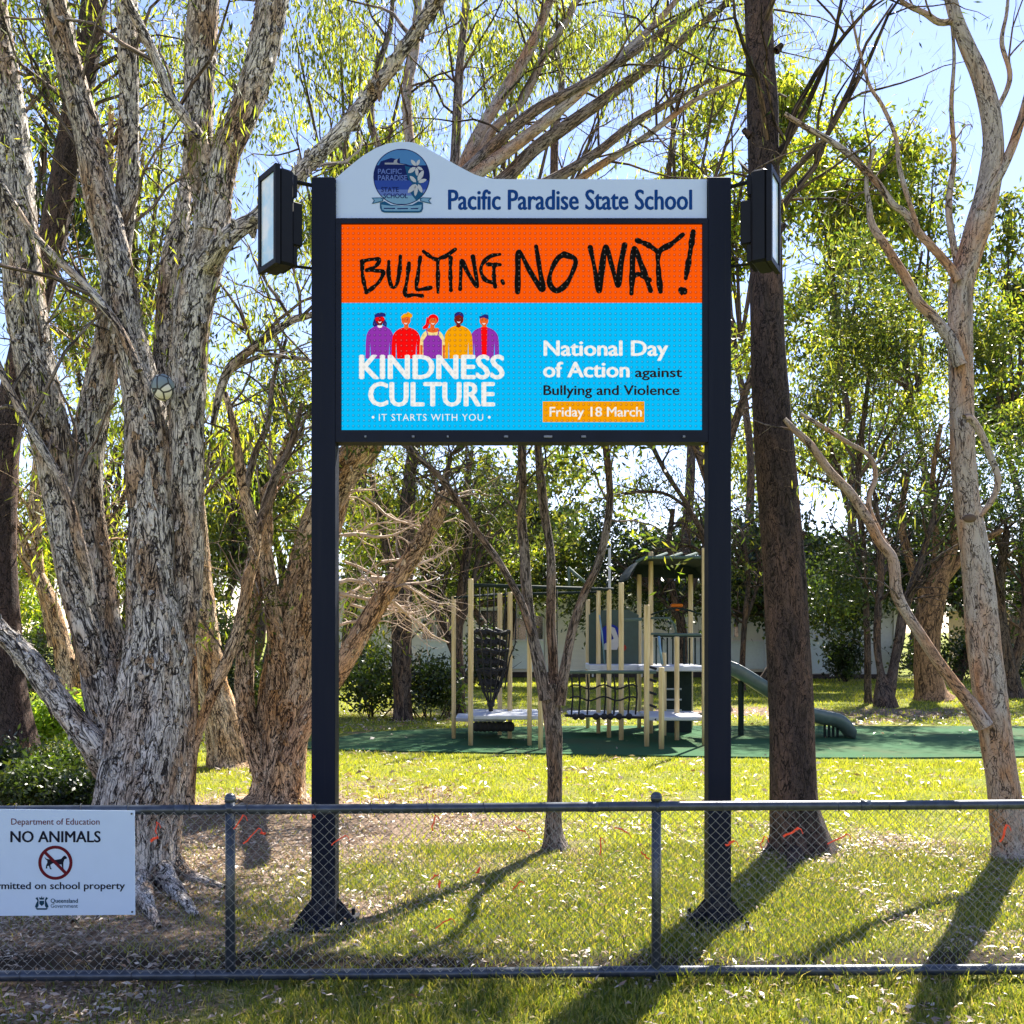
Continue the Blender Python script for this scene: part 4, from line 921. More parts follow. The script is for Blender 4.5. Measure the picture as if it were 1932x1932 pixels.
b = MB(); b.add([(X(590, DB), DB-.7, Z(1098, DB)), (X(1490, DB), DB-.7, Z(1098, DB)), (X(1490, DB), DB+3.2, Z(1060, DB)), (X(590, DB), DB+3.2, Z(1060, DB)), (X(1490, DB), DB+7, Z(1098, DB)), (X(590, DB), DB+7, Z(1098, DB))], [(0, 1, 2, 3), (3, 2, 4, 5), (5, 4, 1, 0)]); b.build('roof', M_ROOFG, bl)
bx(590, 1490, 1097, 1102, DB-.76, DB-.705).build('gutter', M_TRIMW, bl)
b2 = empty('school_hall', (X(1600, 34), 34, 0), 'pale grey boarded school wing with a white corner post at the right of the playground', 'building')
bx(1455, 1690, 1120, 1272, 34.06, 39, 34).build('wall', simple('grey_boards', (.6, .62, .62), .6, var=.06, bump=0), b2)
bx(1455, 1690, 1272.2, 1281, 34.02, 38.9, 34).build('brick_base', M_BASE, b2)
M_GB = simple('grey_weatherboard', (.68, .69, .68), .6, var=.06, scale=3, bump=.05)
_mb = M_BOARD; M_BOARD = M_GB; boards(1592, 1690, 1128, 1272, b2, 34); M_BOARD = _mb
for px in (1460, 1569, 1690): bx(px-4, px+4, 1120, 1276, 33.96, 34.055, 34).build('corner_post', M_TRIMW, b2)
bx(1466, 1565, 1206, 1270, 34.0, 34.055, 34).build('lower_panel', M_BLUEP, b2); bx(1466, 1565, 1203, 1205.8, 33.95, 34.055, 34).build('sill', M_TRIMW, b2)
b = MB(); b.add([(X(1445, 34), 33.4, Z(1118, 34)), (X(1700, 34), 33.4, Z(1118, 34)), (X(1700, 34), 36.5, Z(1085, 34)), (X(1445, 34), 36.5, Z(1085, 34)), (X(1700, 34), 39.5, Z(1118, 34)), (X(1445, 34), 39.5, Z(1118, 34))], [(0, 1, 2, 3), (3, 2, 4, 5), (5, 4, 1, 0)]); b.build('roof', M_ROOFG, b2)
b3 = empty('far_building', (X(1910, 42), 42, 0), 'tan brick building glimpsed behind the trees at the right edge', 'building')
bx(1868, 1990, 1150, 1262, 42, 46, 42).build('wall', simple('tan_brick', (.50, .36, .24), .8, var=.1), b3)
bx(1860, 2000, 1140, 1149.8, 41.5, 46.5, 42).build('roof', M_ROOFG, b3)

# ================================================================== TREES
def foliage(tree, lobes, mat, L, Wd, droop=1.0, per=8, spread=.25, drop=.3, name='crown', filt=True, dens_=1.0, clump=True):
    pts = []
    for lb in lobes:
        px, py, rx_, ry_, d, n = lb[:6]
        A = lobe_anchor(px, py, rx_, ry_, d, int(n*dens_)); pts.append(tufts(A, per, spread, drop))
    p = np.vstack(pts); p = p[p[:, 2] > .15]
    if clump: gg = vn(p*(.55 if p[:, 1].mean() > 30 else .8), 31)*.7+vn(p*1.9, 37)*.3; p = p[gg > .44]
    if filt:
        sx_, sy_ = ground_shadow(p); keep = np.ones(len(p))
        vis = np.abs(sx_) < sy_*.55+.5
        keep = np.where(vis & (sy_ > 3.9) & (sy_ < 6.6) & (sx_ > -.6), .30, keep)
        keep = np.where(vis & (sy_ > 3.9) & (sy_ < 6.6) & (sx_ <= -.6), .75, keep)
        keep = np.where(vis & (sy_ >= 6.6) & (sy_ < 12.5) & (sx_ > -1.6), .07, keep)
        keep = np.where(vis & (sy_ >= 6.6) & (sy_ < 12.5) & (sx_ <= -1.6), .35, keep)
        keep = np.where(vis & (sy_ >= 17.2) & (sy_ < 32), .62, keep)
        # gaps in the shade come in patches, as between real boughs
        g = vn2(sx_, sy_, 1.1, 21); keep = np.where(keep < 1, keep*np.clip(g*2.6-.4, 0, 2), keep)
        p = p[rng.random(len(p)) < keep]
    return crown(name, p, mat, tree, L, Wd, droop)
def branchy(tree, polys, mat, lobes=None, n1=10, L1=1.2, r1=.02, n2=40, L2=.7, up=.3, n3=0, L3=.35, lo=.3, name='twigs', extra=None):
    s1 = sprout(polys, n1, L1, r1, up, .5, lo); s2 = sprout(s1, n2, L2, r1*.45, up*.3, .6, .25, grav=-.4) if n2 else []
    s3 = sprout(s2, n3, L3, r1*.22, 0, .7, .2, grav=-.9) if n3 and s2 else []
    allp = s1+s2+s3+(extra or [])
    joined(name, allp, mat, tree, 5 if n3 < 200 else 4); return s1, s2, s3
def dens(ctrl, step=.1): return spline(ctrl, step)
def tips(polys, lo=.35):
    out = []
    for q in polys:
        k = len(q); out += [q[i][:3] for i in range(int(k*lo), k)]
    return np.array(out)

# --- big multi-stemmed paperbark at the left -------------------------------------------------
T1 = empty('paperbark_tree', P(255, 1650, 6.7)*np.array([1, 1, 0]), 'huge grey multi-stemmed paperbark with a ball wedged in its fork at the left', 'tree')
d1 = 6.7
main = pl([(256, 1668, 250, 6.75), (256, 1640, 175, 6.75), (257, 1590, 158), (262, 1512, 156), (278, 1400, 146), (290, 1293, 124), (297, 1200, 110), (289, 1106, 94), (290, 1000, 86), (287, 930, 82), (282, 850, 78)], d1)
limb('trunk', main, M_PAPER, T1, n=96, step=.022, amp=.085, lobes=.25, seed=1, flute=11)
L_ = {}
L_['C'] = pl([(288, 960, 84), (281, 850, 84), (271, 760, 68), (256, 690, 62), (240, 620, 60), (224, 528, 58), (208, 450, 58), (186, 355, 56), (164, 246, 50), (140, 160, 46), (118, 75, 44), (101, 0, 46), (80, -120, 40), (50, -260, 30)], d1)
L_['D'] = pl([(345, 1270, 24, 6.75), (352, 1150, 46, 6.75), (356, 1047, 54, 6.75), (352, 900, 58, 6.7), (353, 774, 60, 6.7), (358, 660, 66, 6.7), (368, 560, 72, 6.7), (388, 480, 70, 6.7), (400, 420, 66, 6.7), (404, 380, 60, 6.7)], d1)
L_['E'] = pl([(398, 440, 54), (412, 350, 56), (426, 287, 54), (448, 240, 54), (468, 190, 54), (492, 109, 54), (514, 0, 54), (535, -140, 46), (560, -300, 34)], 6.65)
L_['F'] = pl([(396, 430, 40), (382, 340, 46), (377, 273, 48), (376, 137, 52), (384, 0, 54), (392, -160, 44), (396, -300, 30)], 6.75)
L_['G'] = pl([(392, 330, 20), (383, 273, 22), (352, 225, 20), (323, 186, 19), (305, 140, 18), (287, 96, 18), (262, 45, 18), (240, 0, 17), (215, -80, 14)], 6.6)
L_['H'] = pl([(306, 900, 40, 6.85), (304, 790, 42, 6.9), (311, 665, 42, 6.95), (320, 560, 45, 7.0), (328, 490, 46, 7.0), (340, 420, 34, 7.0), (352, 330, 20, 7.1), (356, 200, 12, 7.1), (352, 60, 9, 7.1)], d1)
L_['B'] = pl([(240, 1500, 60, 6.75), (222, 1400, 74, 6.75), (206, 1320, 84, 6.75), (196, 1240, 84), (182, 1160, 80), (170, 1056, 74), (160, 960, 66), (160, 883, 60), (172, 800, 56), (189, 719, 54), (203, 640, 46), (212, 560, 44), (226, 450, 44), (240, 350, 42), (243, 250, 38), (243, 140, 36), (240, 30, 36), (240, -90, 30)], 6.85)
L_['A'] = pl([(205, 1370, 40, 6.85), (172, 1230, 50), (145, 1120, 52), (128, 1030, 56), (112, 920, 62), (100, 850, 66), (82, 760, 70), (62, 660, 68), (48, 560, 68), (36, 440, 66), (22, 300, 66), (8, 170, 60), (-8, 60, 54), (-30, -100, 44)], 6.7)
L_['L'] = pl([(205, 1450, 56, 6.75), (176, 1404, 50), (150, 1372, 46), (125, 1340, 44), (92, 1296, 42), (62, 1253, 40), (30, 1218, 38), (0, 1190, 36), (-60, 1120, 32), (-130, 1020, 26)], 6.6)
L_['K'] = pl([(392, 500, 40, 6.6), (427, 452, 34), (456, 428, 30), (481, 414, 28), (515, 380, 26), (545, 348, 28), (600, 290, 26), (650, 240, 27), (690, 190, 26), (725, 145, 24), (760, 95, 23), (795, 45, 24), (835, -10, 22), (880, -80, 18)], 6.45)
L_['Q'] = pl([(176, 1140, 20, 6.6), (150, 1030, 22), (120, 920, 18), (70, 830, 16), (20, 740, 14), (-20, 650, 12)], 6.5)
L_['R'] = pl([(262, 700, 16, 6.5), (225, 620, 17), (180, 560, 17), (130, 510, 15), (70, 450, 13), (30, 390, 10), (0, 340, 8)], 6.5)
L_['M'] = pl([(402, 800, 10), (412, 750, 14), (430, 700, 17), (460, 670, 16), (500, 640, 15), (550, 605, 13), (585, 595, 11), (650, 560, 8)], 7.1)
L_['N'] = pl([(428, 705, 9), (460, 685, 9), (500, 670, 9), (540, 674, 8), (585, 680, 7), (630, 700, 5)], 7.15)
for nm, ct in L_.items():
    big = ct[1][3] > .055
    limb('branch', ct, M_PAPER, T1, n=48 if big else 20, step=.026 if big else .035, amp=.085 if big else .07, seed=ord(nm), flute=8 if big else 6)
# root flare
rts = []
for (a, b_, c_) in (((300, 1600, 60), (345, 1650, 34), (425, 1676, 12)), ((290, 1625, 50), (330, 1680, 34), (372, 1730, 12)), ((230, 1630, 50), (180, 1690, 34), (140, 1740, 12)), ((215, 1610, 40), (150, 1650, 26), (90, 1668, 10)), ((262, 1640, 50), (275, 1700, 30), (300, 1750, 10))):
    q = []
    for j, (x_, y_, w_) in enumerate((a, b_, c_)):
        dd = CH*F/(y_+6-HY) if j else 6.75; p = P(x_, y_, dd); q.append((p[0], p[1], max(p[2], .0), m(w_, dd)/2))
    limb('root', q, M_PAPER, T1, n=18, step=.035, amp=.12, seed=int(a[0]))
dl = [dens(v) for v in L_.values()]
s1, s2, s3 = branchy(T1, [dl[i] for i in (0, 2, 3, 4, 6, 7, 9, 10, 11, 12, 13)], M_SAPL, n1=46, L1=1.3, r1=.016, n2=150, L2=.7, n3=260, L3=.4, up=.35)
A = tips(s2+s3); A = A[(A[:, 2] > 2.6)]
sh = ground_shadow(A); kp = (sh[1] < 6.2) | (rng.random(len(A)) < .12); A = A[kp]
A = A[rng.random(len(A)) < .62]
A = A[(A[:, 2] > 3.6) | (rng.random(len(A)) < .3)]; crown('crown', tufts(A, 4, .09, .12), M_LW, T1, .085, .011, .85)

def flakes(tree, n, mat, L=.06):
    Vs = []; 
    for o in tree.children:
        if o.type == 'MESH' and o.name.split('.')[0] in ('trunk', 'branch') and len(o.data.vertices) > 1500:
            me = o.data; k_ = len(me.vertices); co = np.zeros(k_*3, dtype=np.float32); me.vertices.foreach_get('co', co); co = co.reshape(-1, 3)
            no = np.zeros(k_*3, dtype=np.float32); me.vertices.foreach_get('normal', no); no = no.reshape(-1, 3)
            Vs.append((co, no, k_))
    tot = sum(v[2] for v in Vs); V = []
    for co, no, k_ in Vs:
        m_ = int(n*k_/tot); ix = rng.integers(0, k_, m_); p = co[ix]; q = no[ix].astype(float); up = np.tile([0, 0, 1.0], (m_, 1))+rng.normal(0, .25, (m_, 3)); t = np.cross(q, up); t /= np.linalg.norm(t, axis=1)[:, None]+1e-9
        up = np.cross(t, q); sg = np.where(rng.random(m_) < .5, -1, 1)[:, None]; l_ = (L*rng.uniform(.4, 1.6, m_))[:, None]; w_ = l_*rng.uniform(.15, .4, m_)[:, None]; lift = l_*rng.uniform(.08, .45, m_)[:, None]
        a_ = p-q*.004; b_ = p+up*sg*l_*.55+q*lift*.35; c_ = p+up*sg*l_+q*lift
        V.append(np.stack([a_-t*w_, a_+t*w_, b_+t*w_*.9, c_+t*w_*.4, c_-t*w_*.3, b_-t*w_], 1))
    V = np.vstack(V); m_ = len(V); b_ = np.arange(m_)[:, None]*6; Fq = np.vstack([b_+np.array([[0, 1, 2, 5]]), b_+np.array([[5, 2, 3, 4]])])
    V = V.reshape(-1, 3); bk = V*np.array([1, 1, 1.0]); o = mesh('bark_flakes', V, Fq, mat, tree, False, {'bk': bk}); o['kind'] = 'stuff'
flakes(T1, 3400, M_PAPER, .05)

# ball wedged in the fork
k = NT('weathered_ball'); oc = k.n('TexCoord').outputs['Object']
vo = k.n('TexVoronoi', _feature='DISTANCE_TO_EDGE', Vector=oc, Scale=15.0).outputs['Distance']; vc = k.n('TexVoronoi', Vector=oc, Scale=15.0).outputs['Color']
k.put(k.b.inputs['Base Color'], k.mix(k.ramp(vo, [(.05, (1, 1, 1, 1)), (.10, (0, 0, 0, 1))]), k.ramp(k.n('SeparateXYZ', Vector=vc).outputs[0], [(.45, (.20, .25, .26, 1)), (.55, (.78, .75, .66, 1))], 'CONSTANT'), (.03, .03, .03, 1))); k.b.inputs['Roughness'].default_value = .6
bc = P(307, 731, 6.46); b = MB().sphere((0, 0, 0), .078, 24, 16, (.92, 1, 1.1)); o = b.build('ball', k.m, None, True); o.location = tuple(bc)
tag(o, 'small scuffed black and white ball wedged in the fork of the big paperbark', 'ball')

# --- thin companion stems right of the big trunk ------------------------------------------------
T2 = empty('slender_paperbark', P(355, 1525, 9.2)*np.array([1, 1, 0]), 'slender forked paperbark sapling close to the right side of the huge paperbark', 'tree')
c1 = pl([(352, 1538, 40), (353, 1505, 29), (360, 1400, 26), (362, 1290, 22), (357, 1180, 18), (352, 1080, 14)], 9.0)
c2 = pl([(356, 1480, 18), (369, 1403, 18), (394, 1325, 20), (428, 1247, 22), (452, 1180, 22), (469, 1090, 22), (482, 1010, 20), (462, 930, 20), (452, 870, 18), (440, 800, 14), (425, 740, 10)], 9.0)
c3 = pl([(482, 1010, 18), (500, 960, 16), (520, 900, 14), (548, 840, 12), (570, 760, 8)], 9.0); c4 = pl([(462, 930, 14), (480, 860, 13), (505, 800, 11), (515, 720, 8), (540, 640, 6)], 9.0)
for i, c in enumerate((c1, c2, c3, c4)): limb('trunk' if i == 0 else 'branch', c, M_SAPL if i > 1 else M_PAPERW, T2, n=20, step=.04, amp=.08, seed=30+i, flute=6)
s1, s2, s3 = branchy(T2, [dens(c2), dens(c3), dens(c4)], M_SAPL, n1=18, L1=.9, r1=.012, n2=60, L2=.5, n3=90, L3=.3)
A = tips(s2+s3, .4); crown('crown', tufts(A, 2, .07, .06), M_LG, T2, .08, .02, .5)

# --- leaning trunk behind --------------------------------------------------------------------
T3 = empty('leaning_paperbark', P(430, 1447, 12.0)*np.array([1, 1, 0]), 'leaning tan paperbark trunk with a bright right edge behind the huge paperbark', 'tree')
c = pl([(436, 1452, 110), (434, 1440, 84), (426, 1390, 70), (412, 1330, 58), (400, 1290, 54), (390, 1210, 46), (382, 1137, 42), (376, 1060, 38), (368, 950, 32), (352, 820, 26)], 12.1)
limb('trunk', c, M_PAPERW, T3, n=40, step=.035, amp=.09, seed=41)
s1, s2, s3 = branchy(T3, [dens(c)], M_SAPL, n1=12, L1=1.6, r1=.025, n2=40, L2=1.0, n3=60, L3=.5, lo=.55)
A = tips(s2+s3, .4); crown('crown', tufts(A, 5, .12, .2), M_LY, T3, .13, .022, .8)

# --- warm paperbark clump by the left sign post, fan of branches behind the sign ---------------
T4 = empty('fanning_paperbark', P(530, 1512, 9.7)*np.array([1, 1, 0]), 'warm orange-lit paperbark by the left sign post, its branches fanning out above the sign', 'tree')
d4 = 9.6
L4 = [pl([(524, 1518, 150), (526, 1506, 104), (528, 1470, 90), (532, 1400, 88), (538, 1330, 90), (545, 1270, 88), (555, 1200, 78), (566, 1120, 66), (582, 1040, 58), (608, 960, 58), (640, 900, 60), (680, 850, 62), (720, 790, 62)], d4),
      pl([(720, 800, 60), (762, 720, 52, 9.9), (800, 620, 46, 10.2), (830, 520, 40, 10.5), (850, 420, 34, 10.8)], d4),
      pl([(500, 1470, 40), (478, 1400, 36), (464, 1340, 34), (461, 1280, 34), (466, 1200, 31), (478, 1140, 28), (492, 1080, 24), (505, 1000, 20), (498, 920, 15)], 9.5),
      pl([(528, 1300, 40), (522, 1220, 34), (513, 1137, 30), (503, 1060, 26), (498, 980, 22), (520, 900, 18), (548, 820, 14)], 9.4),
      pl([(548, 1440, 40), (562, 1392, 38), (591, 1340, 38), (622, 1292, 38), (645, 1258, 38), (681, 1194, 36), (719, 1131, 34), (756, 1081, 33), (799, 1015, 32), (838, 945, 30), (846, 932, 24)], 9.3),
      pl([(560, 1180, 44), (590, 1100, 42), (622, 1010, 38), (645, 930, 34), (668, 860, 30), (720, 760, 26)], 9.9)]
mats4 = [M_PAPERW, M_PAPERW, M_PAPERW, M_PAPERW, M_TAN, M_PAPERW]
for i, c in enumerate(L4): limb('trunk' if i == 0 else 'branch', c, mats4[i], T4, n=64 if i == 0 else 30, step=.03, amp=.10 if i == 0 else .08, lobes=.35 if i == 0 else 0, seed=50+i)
flakes(T4, 2600, M_PAPERW, .045)
fan = [[(845, 430, 30), (850, 360, 26), (905, 300, 22), (1000, 215, 20), (1090, 165, 17), (1180, 110, 14), (1290, 30, 12), (1350, -20, 9)],
       [(850, 420, 30), (885, 340, 28), (950, 290, 24), (1035, 225, 20), (1120, 150, 18), (1200, 80, 14), (1260, 20, 11), (1310, -40, 8)],
       [(850, 460, 30), (900, 380, 28), (960, 330, 26), (1010, 280, 24), (1080, 230, 22), (1150, 180, 20), (1230, 120, 17), (1330, 40, 13), (1400, -20, 10)],
       [(850, 440, 26), (870, 330, 24), (910, 240, 22), (960, 160, 22), (1000, 90, 20), (1030, 20, 16), (1060, -60, 12)],
       [(840, 430, 24), (856, 330, 20), (862, 220, 18), (868, 120, 16), (876, 40, 14), (880, -40, 10)],
       [(830, 470, 20), (800, 360, 18), (775, 280, 18), (768, 180, 18), (782, 90, 18), (790, 0, 14)],
       [(900, 420, 24), (980, 370, 22), (1060, 330, 20), (1130, 285, 17), (1200, 230, 14), (1270, 190, 11), (1340, 150, 8)],
       [(860, 400, 20), (920, 260, 17), (985, 190, 15), (1030, 100, 13), (1075, 30, 12), (1100, -40, 9)],
       [(820, 480, 16), (740, 330, 14), (700, 230, 14), (712, 130, 12), (735, 60, 10), (742, -20, 8)],
       [(900, 430, 18), (1000, 400, 16), (1120, 320, 14), (1215, 260, 12), (1310, 190, 9), (1395, 150, 6)],
       [(1040, 430, 18), (1045, 330, 16), (1048, 250, 14), (1060, 160, 12), (1050, 70, 10), (1085, 0, 8)]]
fp = []
for i, c in enumerate(fan):
    cc = pl([(a, b_, w_, 10.6+.18*q+.12*i) for q, (a, b_, w_) in enumerate(c)], 10.5)
    limb('branch', cc, M_GUM if i % 2 else M_SAPL, T4, n=14, step=.06, amp=.07, seed=70+i, flute=5); fp.append(dens(cc))
s1, s2, s3 = branchy(T4, fp, M_DARKB, n1=80, L1=1.5, r1=.016, n2=240, L2=.8, n3=420, L3=.45, up=.3)
A = tips(s2+s3, .3); sh = ground_shadow(A); kp = (np.abs(sh[0]) > sh[1]*.55) | (sh[1] < 5.2) | (rng.random(len(A)) < .22); A = A[kp]
A = A[rng.random(len(A)) < .6]
crown('crown', tufts(A, 3, .10, .15), M_LW, T4, .15, .015, .9)
AA = np.vstack([lobe_anchor(*q) for q in ((760, 640, 110, 150, 9.3, 150), (880, 590, 120, 140, 9.8, 130), (1000, 560, 110, 120, 9.6, 60), (740, 560, 100, 110, 11.8, 150), (880, 640, 120, 120, 12.6, 130), (1020, 700, 100, 90, 12.0, 50), (640, 300, 90, 150, 10.6, 40))])  # foliage added mostly behind the sign to shade the near ground
joined('added_shade_twigs', [wander(p_, (rng.normal(0, 1), rng.normal(0, 1), .3), .9, .012, .004, 6, .5) for p_ in AA[::3]], M_DARKB, T4, 4)
crown('added_shade_crown', tufts(AA, 9, .16, .2), M_LW, T4, .14, .022, .8)
s1, s2, s3 = branchy(T4, [dens(L4[2]), dens(L4[3]), dens(L4[4]), dens(L4[5])], M_GUM, n1=34, L1=.9, r1=.014, n2=110, L2=.6, n3=160, L3=.35, lo=.5, name='dead_twigs')
# dry fine branches reaching right of the left post
dry = []
for (x0, y0, x1, y1) in ((640, 1120, 800, 1160), (640, 1100, 760, 1050), (700, 1090, 860, 1150), (650, 1010, 780, 960), (720, 1120, 880, 1190), (640, 1130, 700, 1060), (735, 1075, 880, 1130), (640, 930, 700, 905)):
    p0, p1 = P(x0, y0, 9.6), P(x1, y1, 9.9); dry.append(wander(p0, p1-p0, np.linalg.norm(p1-p0), .022, .006, 9, .5))
for (x0, y0, x1, y1) in ((650, 1060, 860, 1090), (640, 1010, 760, 990), (660, 1140, 830, 1210), (690, 940, 860, 1010), (640, 960, 720, 900), (720, 1060, 850, 1040), (640, 1180, 760, 1150)):
    p0, p1 = P(x0, y0, 9.8), P(x1, y1, 10.1); dry.append(wander(p0, p1-p0, np.linalg.norm(p1-p0), .016, .005, 9, .6))
dry += sprout(dry, 130, .5, .008, 0, .8, .15); dry += sprout(dry, 260, .28, .005, -.1, .9, .2)
joined('dead_twigs', dry, simple('dead_wood', (.55, .42, .32), .8, var=.3), T4, 5)

# --- sapling in the middle ---------------------------------------------------------------------
T6 = empty('sapling_tree', P(1045, 1602, 7.52)*np.array([1, 1, 0]), 'young grey tree with four upright stems standing alone under the middle of the sign', 'tree')
d6 = 7.5
L6 = [pl([(1048, 1606, 62), (1046, 1590, 46), (1044, 1560, 34), (1046, 1500, 29), (1046, 1440, 30), (1044, 1380, 32), (1041, 1330, 34), (1038, 1290, 36)], d6),
      pl([(1030, 1320, 26), (1016, 1250, 24), (1003, 1190, 21), (994, 1120, 20), (990, 1050, 19), (984, 980, 17), (986, 900, 14), (980, 800, 11), (960, 700, 8)], 7.45),
      pl([(1004, 1200, 15), (985, 1140, 14), (962, 1095, 14), (938, 1055, 13), (905, 1010, 12), (870, 955, 12), (830, 900, 11), (775, 850, 10), (720, 790, 8)], 7.35),
      pl([(1046, 1310, 24), (1044, 1240, 19), (1040, 1180, 18), (1040, 1110, 18), (1038, 1040, 16), (1026, 960, 16), (1018, 880, 16), (1012, 800, 13), (1000, 690, 9)], 7.6),
      pl([(1056, 1330, 22), (1068, 1250, 18), (1082, 1180, 17), (1102, 1120, 16), (1126, 1070, 15), (1142, 1010, 15), (1150, 950, 14), (1148, 890, 13), (1143, 830, 12), (1150, 720, 9)], 7.45)]
for i, c in enumerate(L6): limb('trunk' if i == 0 else 'branch', c, M_SAPL, T6, n=32 if i == 0 else 18, step=.022, amp=.10, seed=90+i, flute=6)
s1, s2, s3 = branchy(T6, [dens(c) for c in L6[1:]], M_SAPL, n1=30, L1=.6, r1=.009, n2=70, L2=.4, n3=110, L3=.25, lo=.5)
A = tips(s2+s3, .4); A = A[A[:, 2] > 2.0]; A = A[rng.random(len(A)) < .5]
A2 = np.vstack([lobe_anchor(*q) for q in ((1080, 620, 150, 120, 7.9, 130), (940, 660, 120, 110, 8.2, 130), (830, 600, 120, 120, 8.4, 110), (1230, 690, 70, 60, 8.0, 50), (1050, 500, 120, 50, 8.4, 60), (1150, 780, 90, 35, 6.9, 45), (1280, 740, 40, 60, 7.0, 45))])  # leaf lobes added out of sight behind the sign to dapple the lawn
joined('added_shade_twigs', [wander(p_, (rng.normal(0, 1), rng.normal(0, 1), .3), .5, .008, .003, 6, .5) for p_ in A2[::3]], M_SAPL, T6, 4)
crown('added_shade_crown', tufts(A2, 8, .10, .08), M_LG, T6, .09, .028, .4); crown('crown', tufts(A, 2, .07, .04), M_LG, T6, .07, .02, .4)

# --- brown trunk -----------------------------------------------------------------------------------
T7 = empty('pine_tree', P(1510, 1605, 7.5)*np.array([1, 1, 0]), 'tall straight dark brown trunk just right of the sign', 'tree')
c = pl([(1512, 1614, 150), (1510, 1598, 122), (1506, 1570, 104), (1500, 1530, 90), (1496, 1470, 84), (1494, 1380, 80), (1490, 1290, 80), (1485, 1180, 78), (1478, 1060, 76), (1470, 960, 74), (1462, 860, 72), (1455, 760, 66), (1448, 640, 60), (1445, 500, 58), (1443, 380, 57), (1440, 300, 56), (1438, 200, 57), (1434, 100, 52), (1431, 0, 50), (1424, -200, 46), (1415, -500, 38), (1410, -900, 22)], 7.45)
limb('trunk', c, M_PINE, T7, n=80, step=.025, amp=.05, seed=101, flute=10)
for i, (x_, y_, dx_) in enumerate(((1432, 640, -12), (1476, 430, 12), (1470, 90, 10), (1408, 250, -12), (1512, 1010, 12))): limb('branch_stub', pl([(x_-dx_*.6, y_+6, 16), (x_, y_, 12), (x_+dx_*.5, y_-6, 9)], 7.40), M_PINE, T7, n=10, step=.015, amp=.12, seed=150+i)
for i, (a, b_, c_) in enumerate((((1480, 1575, 40), (1455, 1600, 26), (1436, 1612, 8)), ((1535, 1570, 44), (1560, 1592, 26), (1588, 1600, 9)), ((1505, 1585, 50), (1500, 1615, 32), (1488, 1640, 8)))):
    q = []
    for j, (x_, y_, w_) in enumerate((a, b_, c_)):
        dd = 7.42 if j == 0 else CH*F/(y_+4-HY); p = P(x_, y_, dd); q.append((p[0], p[1], max(p[2], .005), m(w_, dd)/2))
    limb('root', q, M_PINE, T7, n=16, step=.03, amp=.1, seed=110+i)
up_ = P(1412, -600, 7.45); s1, s2, s3 = branchy(T7, [dens(c)[-60:]], M_DARKB, n1=16, L1=1.6, r1=.03, n2=50, L2=.9, lo=.2)
crown('crown', tufts(tips(s2, .3), 3, .12, .1), M_LD, T7, .12, .01, .4)

# --- pale gum at the right -------------------------------------------------------------------------
T8 = empty('gum_tree', P(1910, 1618, 7.25)*np.array([1, 1, 0]), 'pale smooth crooked gum tree leaning left at the right edge', 'tree')
d8 = 7.2
L8 = [pl([(1916, 1626, 110), (1912, 1600, 78), (1904, 1560, 68), (1892, 1480, 60), (1880, 1400, 60), (1866, 1300, 62), (1854, 1200, 60), (1846, 1100, 54), (1836, 1020, 50), (1826, 960, 46), (1818, 880, 44), (1815, 780, 42), (1813, 680, 42), (1812, 600, 42), (1814, 540, 42), (1830, 480, 44), (1848, 420, 46), (1862, 370, 44), (1872, 310, 40), (1874, 260, 36), (1866, 200, 36), (1848, 140, 32), (1826, 90, 28), (1806, 40, 24), (1792, -10, 22), (1776, -100, 20), (1750, -240, 14)], d8),
      pl([(1850, 400, 22), (1872, 352, 20), (1890, 320, 18), (1908, 280, 17), (1922, 240, 16), (1934, 200, 15), (1950, 130, 13), (1960, 20, 10)], 7.15),
      pl([(1808, 530, 20), (1795, 508, 17), (1764, 472, 15), (1733, 439, 14), (1708, 402, 13), (1686, 387, 12), (1660, 352, 13), (1640, 330, 14), (1600, 290, 12), (1560, 262, 11), (1520, 240, 10), (1480, 215, 8)], 7.1),
      pl([(1812, 690, 24), (1792, 640, 22), (1762, 600, 20), (1733, 570, 18), (1712, 530, 17), (1695, 502, 16), (1668, 460, 15), (1645, 424, 13), (1640, 390, 10), (1635, 340, 8), (1650, 280, 6)], 7.1),
      pl([(1820, 790, 16), (1832, 790, 14), (1852, 820, 12), (1868, 860, 12), (1883, 902, 12), (1876, 935, 11), (1858, 962, 10), (1850, 975, 7)], 6.95),
      pl([(1856, 1370, 34), (1832, 1330, 26), (1800, 1290, 22), (1765, 1240, 20), (1738, 1200, 20), (1712, 1160, 20), (1692, 1120, 21), (1688, 1080, 20), (1682, 1050, 19), (1658, 1020, 18), (1640, 985, 18), (1618, 950, 17), (1600, 925, 16), (1566, 890, 15), (1530, 840, 14), (1500, 812, 12), (1480, 790, 8)], 7.05),
      pl([(1692, 1066, 12), (1640, 960, 10), (1652, 900, 9), (1640, 860, 9), (1600, 835, 8), (1560, 810, 8), (1510, 780, 6)], 7.2),
      pl([(1800, 40, 12), (1772, 42, 12), (1745, 25, 10), (1705, 5, 8), (1680, -30, 6)], 7.2),
      pl([(1868, 230, 10), (1905, 150, 9), (1890, 80, 8), (1900, 20, 6), (1905, -60, 5)], 7.2),
      pl([(1815, 545, 12), (1795, 440, 12), (1790, 380, 12), (1800, 300, 9), (1795, 200, 8), (1800, 100, 6), (1790, 0, 5)], 7.25),
      pl([(1735, 440, 8), (1700, 330, 8), (1690, 260, 7), (1665, 200, 7), (1640, 160, 6), (1620, 90, 5), (1605, 20, 4)], 7.05)]
for i, c in enumerate(L8): limb('trunk' if i == 0 else 'branch', c, M_GUM, T8, n=48 if i == 0 else 18, step=.03, amp=.05 if i == 0 else .06, seed=120+i, flute=6)
